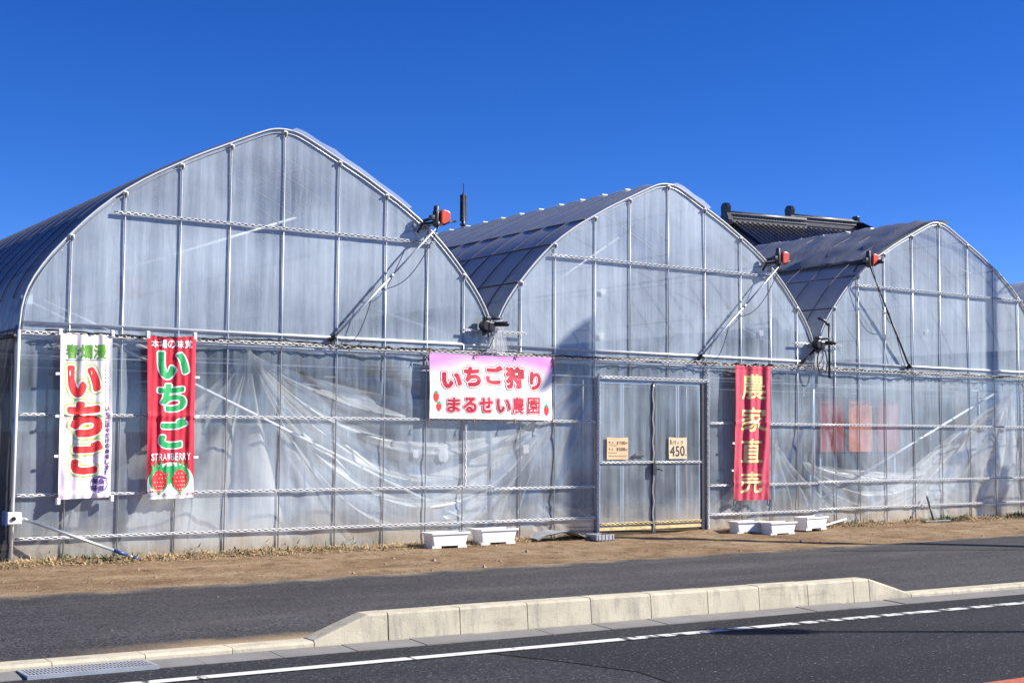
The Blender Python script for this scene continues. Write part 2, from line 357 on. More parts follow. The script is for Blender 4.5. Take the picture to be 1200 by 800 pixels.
RX = [-80, -20] + [-6+1*i for i in range(32)] + [60, 120]
def strip(name, o0, o1, z, m, x0=-80, x1=120):
    b = MB(); X = [x for x in RX if x0 <= x <= x1]
    if X[0] != x0: X = [x0]+X
    if X[-1] != x1: X = X+[x1]
    b.grid(len(X)-1, 1, lambda i, j: (X[i], K(X[i]) + (o0 if j == 0 else o1), z)); return tag(b.build(name, m), kind='structure')
strip('road', -6.6, -.28, -.254, M_['road'])
npb = MB(); bx = [(2.0, K(2)-.875), (2.25, -6.75), (2.45, -7.4), (2.3, -8.2), (2.6, -10), (2.9, K(2.9)-6.55), (40, K(40)-6.55), (40, K(40)-.30), (5.2, K(5.2)-.30), (4.6, K(4.6)-.45), (3.9, K(3.9)-.875)]
npb.poly([(x, y, -.250) for x, y in bx][::-1]); tag(npb.build('resurfaced_lane', M_['road_new']), kind='structure')
strip('road_edge_line', -.865, -.745, -.246, M_['line'])
rp = MB(); rp.grid(1, 1, lambda i, j: ((2, -8.92, -.246), (9, -9.22, -.246), (2, -9.6, -.246), (9, -9.9, -.246))[i+2*j]); tag(rp.build('red_road_marking', M_['red_paint']), kind='structure')
strip('far_pavement', -9.2, -6.6, -.13, M_['gutter'])
def gutter_strip():
    b = MB(); L_ = .6; n = 44
    for i in range(n):
        x0 = -6 + i*L_*1.0; x1 = x0 + L_ - .008
        o = .004*random.uniform(-1, 1)
        b.hull8([(x0, K(x0)-.28, -.40), (x1, K(x1)-.28, -.40), (x1, K(x1)-.002, -.40), (x0, K(x0)-.002, -.40),
                 (x0, K(x0)-.28, -.248+o), (x1, K(x1)-.28, -.248+o), (x1, K(x1)-.002, -.236+o), (x0, K(x0)-.002, -.236+o)])
    return b.build('gutter', M_['gutter'])
tag(gutter_strip(), kind='structure')
def kerb_piece(b, x0, x1, h0, h1, wdt=.2, base=-.25, ch=.018):
    # profile with a sloped face and a rounded top front edge
    def prof(x, h):
        k = K(x); t = base + h
        return [(x, k, base-.12), (x, k+.004, base), (x, k+.022*h/.23, t-ch), (x, k+.022*h/.23+ch*.4, t-ch*.3), (x, k+.022*h/.23+ch*1.2, t), (x, k+wdt, t), (x, k+wdt, base-.12)]
    A, B = prof(x0, h0), prof(x1, h1); n = len(b.v); b.v += A+B; m = len(A)
    for i in range(m-1): b.f.append((n+i, n+m+i, n+m+i+1, n+i+1))
    b.f.append(tuple(n+i for i in range(m))); b.f.append(tuple(n+m+i for i in reversed(range(m))))
lk = MB(); x = -.02
edges_l = [.975 - .66*i for i in range(12)]
for i in range(11): kerb_piece(lk, edges_l[i+1]+.003, edges_l[i]-.003, .052, .052)
for i in range(22):
    x0 = 7.62 + .62*i; kerb_piece(lk, x0+.003, x0+.617, .052, .052)
tag(lk.build('low_kerb', M_['kerb']), kind='structure')
rk = MB(); J = [1.62, 2.28, 2.94, 3.60, 4.26, 4.92, 5.55, 6.18, 6.80, 7.02]
kerb_piece(rk, .98, 1.44, .058, .228); kerb_piece(rk, 1.44, 1.612, .228, .232)
for i in range(len(J)-1): kerb_piece(rk, J[i]+.004, J[i+1]-.004, .232+.004*random.uniform(-1, 1), .232)
kerb_piece(rk, 7.028, 7.61, .232, .056)
tag(rk.build('raised_kerb', M_['kerb']), kind='structure')

# ------------------------------------------------------------------ the greenhouse
W = 6.0932
PROF = [(0, 5.075), (.10, 5.068), (.2, 5.045), (.37, 4.973), (.72, 4.805), (1.08, 4.635), (1.35, 4.485), (1.66, 4.315), (2.0, 4.085), (2.3, 3.825), (2.56, 3.545), (2.78, 3.285), (2.94, 3.03), (3.02, 2.80), (3.046, 2.5)]
def arch_z(d):
    d = abs(d)
    for (a, za), (b, zb) in zip(PROF, PROF[1:]):
        if a <= d <= b: return za + (zb-za)*(d-a)/(b-a)
    return 2.5
def sq(xc, z): return 2.5 + (z-2.5)*.84 if xc > 20 else z      # the last bay is a little lower
def arch_pts(xc, off=0, n=1):
    P = [(xc-d, z) for d, z in PROF[::-1]] + [(xc+d, z) for d, z in PROF[1:]]
    P = [(x, sq(xc, z)) for x, z in P]
    # smooth once (Chaikin) so that the bow is a curve
    for _ in range(n):
        Q = [P[0]]
        for (ax_, az_), (bx_, bz_) in zip(P, P[1:]): Q += [(.75*ax_+.25*bx_, .75*az_+.25*bz_), (.25*ax_+.75*bx_, .25*az_+.75*bz_)]
        Q.append(P[-1]); P = Q
    if off:
        R = []
        for i, (x, z) in enumerate(P):
            a, b = P[max(0, i-1)], P[min(len(P)-1, i+1)]; tx, tz = b[0]-a[0], b[1]-a[1]; l = math.hypot(tx, tz)
            R.append((x - tz/l*off, z + tx/l*off))
        P = R
    return P
LEN = 30.0; XC = [W*(i+.5) for i in range(4)]
GH = thing('greenhouse', (12.2, 0, 0), 'long plastic film greenhouse of joined round-roofed bays behind the kerb', 'greenhouse')
DX0, DX1, DZ = 7.85, 9.84, 2.17
def folds(x, z):
    if z > 2.42 or z < .02: return 0
    o = 0
    for ax_, az_, k, amp, a0, a1 in ((3.0, 2.45, 13, .026, -1.75, -.15), (7.8, 2.2, 12, .024, -3.05, -1.7), (12.3, 2.0, 13, .024, -2.9, -.5), (17.3, 2.3, 12, .022, -2.9, -1.2), (10.1, 1.0, 30, .010, -2.6, -.4), (14.9, .75, 26, .014, -3.0, -.1), (6.5, .75, 26, .012, -3.0, -.2)):
        dx, dz = x-ax_, z-az_; r = math.hypot(dx, dz*1.1); th = math.atan2(dz, dx)
        th2 = th + .10*fbm(x*.8, z*.8, 5) - .16*r*max(0, cos(th))*.5
        if a0 < th < a1 and r < 4.2:
            e = sin(pi*(th-a0)/(a1-a0))**.6 * min(1, r/.5) * max(0, 1-r/4.2)
            w_ = sin(k*th2 + 2.5*fbm(th*3, 1.7, ax_)) + .5*sin(k*2.3*th2+1)
            o += amp*e*w_*max(0, min(1, .25+1.5*abs(fbm(th*2.2, r*.7, ax_+9))*2))*min(1, r/1.2)
    return o*min(1, (2.42-z)/.25)*min(1, z/.15)
def gable(b, xc, y, wob, door=False, nv=26, fold=False):
    NX = 220 if fold else 48
    cols = sorted(set([round(xc-W/2+W*i/NX, 4) for i in range(NX+1)] + ([DX0, DX1] if door else [])))
    def top(x): return max(sq(xc, arch_z(x-xc)), 2.5)
    NL = 70 if fold else 14
    rows = sorted(set([i/nv for i in range(nv+1)]))
    idx = {}
    for i, x in enumerate(cols):
        zs = [0.0 + 2.17*k/NL for k in range(NL+1)] + [2.17 + (top(x)-2.17)*k/14 for k in range(1, 15)]
        for j, z in enumerate(zs):
            o = wob*(.5*fbm(x*1.1, z*.5, y) + .5*fbm(x*3.1, z*1.2, y+4)) if z > .02 else 0
            if fold:
                f_ = folds(x, z); dl = min(abs(z-q) for q in (.275, .70, 1.598, 2.475)); o += f_*(.25+.75*min(1, dl/.12)) + abs(f_)*.6
            idx[i, j] = len(b.v); b.v.append((x, y+o, z-.03 if j == 0 else z))
    for i in range(len(cols)-1):
        for j in range(NL+14):
            if door and cols[i] >= DX0-.001 and cols[i+1] <= DX1+.001 and j < NL: continue
            b.f.append((idx[i, j], idx[i+1, j], idx[i+1, j+1], idx[i, j+1]))
for i, xc in enumerate(XC):
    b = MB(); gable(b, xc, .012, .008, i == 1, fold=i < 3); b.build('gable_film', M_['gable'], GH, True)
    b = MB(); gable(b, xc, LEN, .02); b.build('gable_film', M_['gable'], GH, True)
PIT = .555
def roof_film(xc, m, d0=None, d1=None, off=.024, y0=-.012, y1=LEN, wr=0, name='roof_film', nsub=3):
    P = arch_pts(xc, off)
    if d0 is not None: P = [p for p in P if d0 <= p[0]-xc <= d1]
    ny = int((y1-y0)/PIT*nsub)
    b = MB()
    C = Vector((xc, 0, 2.6))
    def fn(i, j):
        x, z = P[i]; y = y0 + (y1-y0)*j/ny
        s = -.012*abs(sin(pi*(y-.35)/PIT))
        s += .008*fbm(x*.8, y*.9, z)
        if wr: s += wr*(fbm(x*1.5+y*1.2, y*2.6, z*3, 3) + .5)
        d = (Vector((x, 0, z))-C).normalized()
        return (x + d.x*s, y, z + d.z*s)
    b.grid(len(P)-1, ny, fn); return b.build(name, m, GH, True)
for i, xc in enumerate(XC):
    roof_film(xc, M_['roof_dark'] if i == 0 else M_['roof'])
# rolled-up shading film on the third and first bays
roof_film(XC[2], M_['shade'], -1.78, .32, .05, -.04, LEN, .05, 'roll_up_film', 5)
roll = MB(); roll.tube([(XC[2]-1.80, y, 4.245+.006*sin(y*1.3)) for y in [-.32+.5*k for k in range(61)]], .036, 8); roll.build('roll_bar', M_['rubber'], GH, True)
roll = MB(); roll.tube([(XC[0]+2.06, y, 4.10+.006*sin(y*1.3)) for y in [-.22+.5*k for k in range(61)]], .024, 8); roll.build('roll_bar', M_['steel'], GH, True)
roll = MB(); roll.tube([(XC[1]+2.10, y, 4.06+.006*sin(y*1.3)) for y in [-.22+.5*k for k in range(61)]], .024, 8); roll.build('roll_bar', M_['steel'], GH, True)
# loose film bunched over the front bow on the far slope of the roofs
for xc, d0, d1 in ((XC[0], .12, 1.9), (XC[1], .1, .95)):
    P = [p for p in arch_pts(xc, .03) if d0 <= p[0]-xc <= d1]; b = MB()
    b.grid(len(P)-1, 10, lambda i, j: (P[i][0]+.03*fbm(i*.9, j*.7, 5), -.05+.07*j, P[i][1]+.012+.03*abs(fbm(i*.55, j*.6, 2))*sin(pi*min(1, (i+.3)/len(P)))))
    b.build('bunched_film', M_['lump_film'], GH, True)
# side wall film with its folds
def sfn(i, j):
    y = LEN*i/120; z = -.02 + 2.54*j/20
    o = .03*fbm(y*1.6+z*.5, z*.6, 3) + .02*fbm(y*5, z*.8, 1)
    return (-.03 + o*min(1, y*3) - (.05*max(0, fbm(y*.8, 9)) if j == 18 else 0), y, z)
b = MB(); b.grid(120, 20, sfn); b.build('side_film', M_['side'], GH, True)
b = MB(); b.grid(120, 20, lambda i, j: (4*W+.03+.03*fbm(i*.4, j*.1), LEN*i/120, -.02+2.54*j/20)); b.build('side_film', M_['side'], GH, True)
b = MB(); b.tube([(-.06, -.05+.5*k, 2.43+.012*sin(k*.9)) for k in range(61)], .022, 6); b.build('roll_bar', M_['rubber'], GH, True)
b = MB(); b.tube([(-.05, -.05+.5*k, .50+.01*sin(k*.7)) for k in range(61)], .02, 6); b.build('roll_bar', M_['darkmetal'], GH, True)

def arch_tube(xc, y, r, off=0):
    b = MB(); b.tube([(x, y, z) for x, z in [(xc-3.046, 0)]*0+arch_pts(xc, off)], r, 6); return b
for xc in XC:
    o = arch_tube(xc, -.008, .0105, .004); o.build('gable_arch', M_['white_pipe'], GH, True)
    o = arch_tube(xc, .0, .007, -.04); o.build('gable_arch', M_['steel'], GH, True)
    rib0 = None
    for k in range(12):
        y = .35 + PIT*k
        if rib0 is None:
            rib0 = arch_tube(xc, 0, .0135, -.012).build('rib', M_['steel'], GH, True); o = rib0
        else:
            o = rib0.copy(); COL.objects.link(o)
        o.location = (0, y, 0) if o is not rib0 else (0, y, 0)
b = MB()
for xc in XC:
    for k in range(12, 53): b.tube([(x, .35+PIT*k, z) for x, z in arch_pts(xc, -.012)], .0135, 5)
tag(b.build('rib', M_['steel'], GH, True), kind='stuff')
def fix_parent_loc(o): pass
for xc in XC:
    for d in (0, .64, -.64, 1.52, -1.52, 2.1, -2.1, 2.65, -2.65):
        b = MB(); b.tube([(xc+d*.985, .02, sq(xc, arch_z(d))-.045), (xc+d*.985, LEN, sq(xc, arch_z(d))-.045)], .012, 6); b.build('purlin', M_['steel'], GH, True)
# hold-down straps over the roof film, and the rails that clip it
def strap_pts(xc, off, d0=-3.04, d1=3.04): return [p for p in arch_pts(xc, off) if d0 <= p[0]-xc <= d1]
for i, xc in enumerate(XC):
    d0 = -3.04; s0 = None
    for k in range(22):
        if s0 is None:
            b = MB(); b.tube([(x, 0, z) for x, z in strap_pts(xc, .056 if i == 2 else .034)], .0075 if i else .006, 5); s0 = b.build('hold_down_strap', M_['strap'], GH, True); o = s0
        else: o = s0.copy(); COL.objects.link(o)
        o.location = (0, .35+PIT*k, 0)
    if i:
        for d in (1.52, 2.1, 2.65):
            if i == 2 and d < 2: continue
            b = MB(); b.tube([(xc-d-.02, -.02, sq(xc, arch_z(d))+.016), (xc-d-.02, LEN, sq(xc, arch_z(d))+.016)], .013, 6); b.build('film_rail', M_['strap'], GH, True)
b = MB()
for xc in XC:
    for k in range(22, 53): b.tube([(x, .35+PIT*k, z) for x, z in strap_pts(xc, .034)], .010, 4)
tag(b.build('hold_down_strap', M_['strap'], GH, True), kind='stuff')
# white clips on the ridges
for xc in XC[1:3]:
    c0 = None
    for k in range(12):
        if c0 is None:
            b = MB(); b.box(-.05, .05, -.016, .016, -.006, .010); c0 = b.build('ridge_clip', M_['alu'], GH, loc=(0,0,0)); o = c0
            c0.matrix_parent_inverse = inv_world(GH)
        else: o = c0.copy(); COL.objects.link(o)
        o.location = (xc-.12, .79+.56*k, 5.10 if xc == XC[1] else 5.135)
# studs of the front
ST = [[.532, 1.117, 1.769, 2.369, 3.05, 3.79, 4.459, 5.069, 5.625], [6.534, 7.101, 7.794, 8.423, 9.141, 9.855, 10.582, 11.211, 11.787],
      [12.634, 13.194, 13.833, 14.538, 15.245, 16.001, 16.689, 17.4], [18.8, 19.45, 20.1, 20.75, 21.4, 22.1, 22.75, 23.4, 24.0]]
for i, L_ in enumerate(ST):
    for x in L_:
        zt = sq(XC[i], arch_z(x-XC[i])) - .02; zb = 0
        if DX0 < x < DX1: zb = DZ+.06
        b = MB(); b.tube([(x, -.006, zb), (x, -.006, zt)], .0082, 8)
        o = b.build('stud', M_['steel'], GH, True)
        c = MB(); c.tube([(x-.04, -.016, zt-.03), (x-.01, -.022, zt-.005), (x+.012, -.022, zt-.012), (x+.012, -.014, zt-.06)], .014, 6)
        c.build('clamp', M_['white_pipe'], o, True)
# main posts
for i in range(5):
    for k in range(8):
        y = .06 + 3*k; b = MB(); b.tube([(W*i, y, 0), (W*i, y, 2.95 if 0 < i < 4 else 2.55)], .03, 8); b.build('post', M_['steel'], GH, True)
b = MB(); b.tube([(-.02, -.03, 0), (-.005, -.03, 2.5)], .019, 8); b.build('corner_pipe', M_['white_pipe'], GH, True)
# valley gutters
for i in (1, 2, 3):
    b = MB(); prof = [(-.13, .06), (-.08, -.03), (.08, -.03), (.13, .06)]
    b.grid(3, 1, lambda a_, j: (W*i+prof[a_][0], .05+LEN*j, 2.97+prof[a_][1])); b.build('gutter', M_['darkmetal'], GH)
# eave pipes and tie beams
for z, y, r in ((2.585, .0, .0175), (2.425, .05, .021)):
    for i in range(4):
        b = MB(); b.tube([(W*i+.05, y, z), (W*(i+1)-.03, y, z)], r, 8); b.build('eave_pipe', M_['white_pipe'], GH, True)
for k in range(1, 9):
    for i in range(4):
        b = MB(); b.tube([(W*i+.03, 3*k, 2.6), (W*(i+1)-.03, 3*k, 2.6)], .022, 6); b.build('tie_beam', M_['white_pipe'], GH, True)
        if k < 5: b = MB(); b.tube([(W*i+.03, 3*k-1.5, 2.3), (W*(i+1)-.03, 3*k-1.5, 2.3)], .014, 6); b.build('curtain_rail', M_['white_pipe'], GH, True)
# diagonal braces
for A, B, r in (((.1, .13, 2.83), (5.77, .16, .3), .021), ((16.95, .16, 2.2), (12.3, .2, .34), .021), ((.12, .2, 2.85), (4.5, .5, 4.5), .02), ((.1, .3, 2.95), (1.6, .35, 2.35), .012),
                ((5.9, .5, 2.7), (2.0, 3.2, 4.25), .018), ((6.25, .2, 2.9), (9.3, .6, 4.7), .016), ((12.1, .4, 2.7), (9.3, 2.5, 4.6), .016)):
    b = MB(); b.tube([A, B], r, 8); b.build('brace', M_['white_pipe'], GH, True)
b = MB(); b.box(.03, .14, .02, .08, 2.78, 2.88); b.build('brace_bracket', M_['white_pipe'], GH)
b = MB(); b.tube([(.12, .1, 2.38), (.36, .1, 2.38)], .035, 8); b.tube([(.36, .1, 2.30), (.36, .1, 2.42)], .03, 6); b.build('pipe_clamp', M_['darkmetal'], GH, True)
# film locking channels with their wiggle wire
def channel(x0, x1, z, z1=None, y=-.018, h=.030, parent=GH, vertical=False, period=.088, sag=0, m='alu', mw='wire'):
    ln = (x1-x0)
    def P(t, dz, dy):
        if vertical: return (x0+dz, y+dy, z + (z1-z)*t)
        zz = z + ((z1-z)*t if z1 is not None else 0) + sag*sin(t*pi*3)
        return (x0 + ln*t, y+dy, zz+dz)
    L_ = abs(z1-z) if vertical else ln
    n = max(2, int(L_/.25)); b = MB()
    pr = [(-h/2, 0), (-h/2, -.014), (-h*.30, -.014), (-h*.30, -.004), (h*.30, -.004), (h*.30, -.014), (h/2, -.014), (h/2, 0)]
    b.grid(len(pr)-1, n, lambda i, j: P(j/n, pr[i][0], pr[i][1])); o = b.build('film_channel', M_[m], parent)
    d = MB(); d.grid(1, n, lambda i, j: P(j/n, (-h*.29, h*.29)[i], -.0065)); d.build('channel_groove', M_['rubber'], o)
    k = max(3, int(L_/period)); wv = MB(); pts = []
    for i in range(k*2+1): 
        s = 1 if i % 2 else -1
        pts += [P(min(1, (i+.15)/(2*k+1)), s*h*.22, -.012), P(min(1, (i+.85)/(2*k+1)), s*h*.22, -.012)]
    wv.tube(pts, .0075, 4, False); wv.build('spring_wire', M_[mw], o)
    return o
for i in range(4):
    x0, x1 = W*i+(.02 if i == 0 else 0), W*(i+1)
    channel(x0, x1, 2.475, h=.042)
    for z in (1.598, .735 if i == 0 else .70, .275):
        if i == 1:
            channel(x0, DX0-.06, z); channel(DX1+.08, x1, z-.02 if z < 1 else z)
        else: channel(x0, x1, z)
for x0, x1 in ((.99, 5.17), (7.02, 11.24), (13.15, 17.53), (19.3, 23.5)):
    channel(x0, x1, 3.865, h=.036, m='steel')
for x0, x1, z in ((5.59, 6.6, 2.765), (11.66, 12.73, 2.86)): channel(x0, x1, z, y=-.05)
channel(5.66, 5.66, .74, 1.58, vertical=True, h=.026)
channel(17.5, 17.5, .2, 2.45, vertical=True, h=.026)
# gathered clear film under the valleys
for xg in (W, 2*W):
    b = MB()
    def gf(i, j):
        t = j/12; wd = .05 + .16*abs(t-.15)**.8 if t > .15 else .05+.3*(.15-t)
        a_ = i/24*2-1
        return (xg + a_*wd, -.075 - .03*abs(sin(i*1.9))*(1-.5*t) - .02, 2.93 - .45*t)
    b.grid(24, 12, gf); b.build('gathered_film', M_['gather'], GH, True)
# doors
fr = MB()
for x in (DX0-.035, DX1+.02): fr.box(x, x+.035, -.03, .03, 0, DZ+.05)
fr.box(DX0, DX1+.02, -.018, .03, DZ+.012, DZ+.05); fr.build('door_frame', M_['alu'], GH)
channel(DX0-.05, DX1+.05, DZ+.05, y=-.034, h=.038)
channel(DX0-.02, DX0-.02, .02, DZ+.1, vertical=True, y=-.036, h=.034)
channel(DX1+.035, DX1+.035, .02, DZ+.25, vertical=True, y=-.036, h=.034)
b = MB(); b.box(DX1-.075, DX1-.01, -.025, .04, .05, DZ); b.build('door_jamb', M_['rubber'], GH)
M_['yellowed'] = mat('yellowed_channel', (.60,.47,.22), .6, noise_amt=.25, noise_scale=14)
for s in (0, 1):
    x0, x1 = (DX0+.012, 8.832) if s == 0 else (8.862, DX1-.085)
    d = MB()
    for x in (x0, x1-.03): d.box(x, x+.03, -.008, .022, .08, DZ)
    xm = x0+.42 if s == 0 else x0+.455
    for x in (xm-.026, xm+.014): d.box(x, x+.018, .0, .02, .085, DZ-.01)
    d.box(x0+.03, x1-.03, -.006, .02, DZ-.03, DZ)
    o = d.build('door', M_['steel'], GH)
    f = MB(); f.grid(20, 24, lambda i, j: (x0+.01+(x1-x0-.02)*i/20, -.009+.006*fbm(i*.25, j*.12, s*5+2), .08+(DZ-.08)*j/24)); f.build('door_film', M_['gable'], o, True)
    cc = channel(x0, x1, 1.03, y=-.018, h=.032, parent=o)
    sp = MB(); sp.box(x0, x1, -.02, .02, .085, .125); sp.build('bottom_rail', M_['yellowed'], o)
    cc = channel(x0, x1, .175, y=-.016, h=.034, parent=o, m='yellowed', mw='yellowed')
b = MB(); b.box(8.815, 8.875, -.028, -.012, .02, DZ-.02)
b.build('door_seal', M_['rubber'], GH)
b = MB(); b.tube([(8.83+.012*sin(k*1.3), -.034, .05+k*.07) for k in range(31)], .010, 5); b.build('seal_flap', M_['gather'], GH, True)
b = MB(); b.box(8.80, 8.86, -.07, -.03, .86, 1.02); b.tube([(8.86, -.06, .93), (8.91, -.08, .93), (8.96, -.075, .91)], .011, 6); b.build('door_latch', M_['darkmetal'], GH)
# repair patches on the film
for x, z, sx_, sz_ in ((5.33, 1.16, .13, .20), (4.92, 1.16, .08, .10), (7.93, 3.42, .09, .07), (7.90, 2.80, .10, .08), (6.62, 1.22, .09, .11), (11.0, 2.98, .09, .09), (14.9, 3.2, .05, .05)):
    b = MB(); b.grid(4, 4, lambda i, j: (x+sx_*(i/4-.5)*(1+.2*sin(j*2+x)), -.017-.004*((i+j) % 2), z+sz_*(j/4-.5)*(1+.15*sin(i*3+x)))); b.build('repair_patch', M_['gather'], GH, True)
# inner curtains: loose sheets tied up at points and hanging in swags
def swag(A, B, s0, s1, y, nf, amp, name='inner_curtain', nu=48, nv=90, ph=0):
    b = MB()
    def fn(i, j):
        u, v = i/nu, j/nv
        x = A[0]+(B[0]-A[0])*u; z = A[1]+(B[1]-A[1])*u
        sag = s0+(s1-s0)*v
        z -= sag*(4*u*(1-u))**.85
        rip = sin(2*pi*nf*v + ph + 1.5*fbm(u*1.5, v*3, 2)) + .28*sin(2*pi*nf*2.3*v+1+2*fbm(u*2, v*2, 7))
        return (x, y + amp*rip*(.25+1.0*(4*u*(1-u))**.5) + .10*fbm(u*2, v*2), max(z, .03+.02*v))
    b.grid(nu, nv, fn); return b.build(name, M_['curtain'], GH, True)
def fan(A, x0, x1, zb, y, nf, amp, name='inner_curtain', nu=70, nv=36, bend=.25, ph=0):
    b = MB()
    def fn(i, j):
        u, v = i/nu, j/nv
        xe = x0+(x1-x0)*u
        x = A[0]+(xe-A[0])*(v**1.15); z = A[1]+(zb-A[1])*v - bend*(xe-A[0])*.12*sin(pi*v)
        r = sin(2*pi*nf*u+ph+1.2*fbm(u*3, v*1.2)) + .3*sin(2*pi*nf*2.1*u+2)
        return (x, y+amp*r*(.35+.65*v)+.08*fbm(u*2, v*2, 4), z)
    b.grid(nu, nv, fn); return b.build(name, M_['curtain'], GH, True)
swag((2.75, 2.38), (7.35, 2.05), .35, 2.2, .20, 5, .085)
fan((2.75, 2.42), .1, 6.2, .02, .26, 6, .08)
fan((7.3, 2.1), 4.9, 7.25, .02, .36, 5, .07, ph=1)
fan((11.6, 1.35), 9.95, 13.4, .02, .30, 6, .075, ph=2)
fan((17.6, 2.3), 13.2, 18.25, .02, .30, 6, .075, ph=3)
swag((12.3, 1.0), (15.2, .8), .05, .8, .30, 3, .06, ph=1)
b = MB(); b.grid(60, 14, lambda i, j: (.1+24*i/60, 6.5+.05*sin(i*1.9)+.03*fbm(i*.3, j*.2), .02+2.5*j/14)); b.build('inner_curtain', M_['backing_sheet'], GH, True)  # added sheet across the bays: hides the skyline and darkens the interior

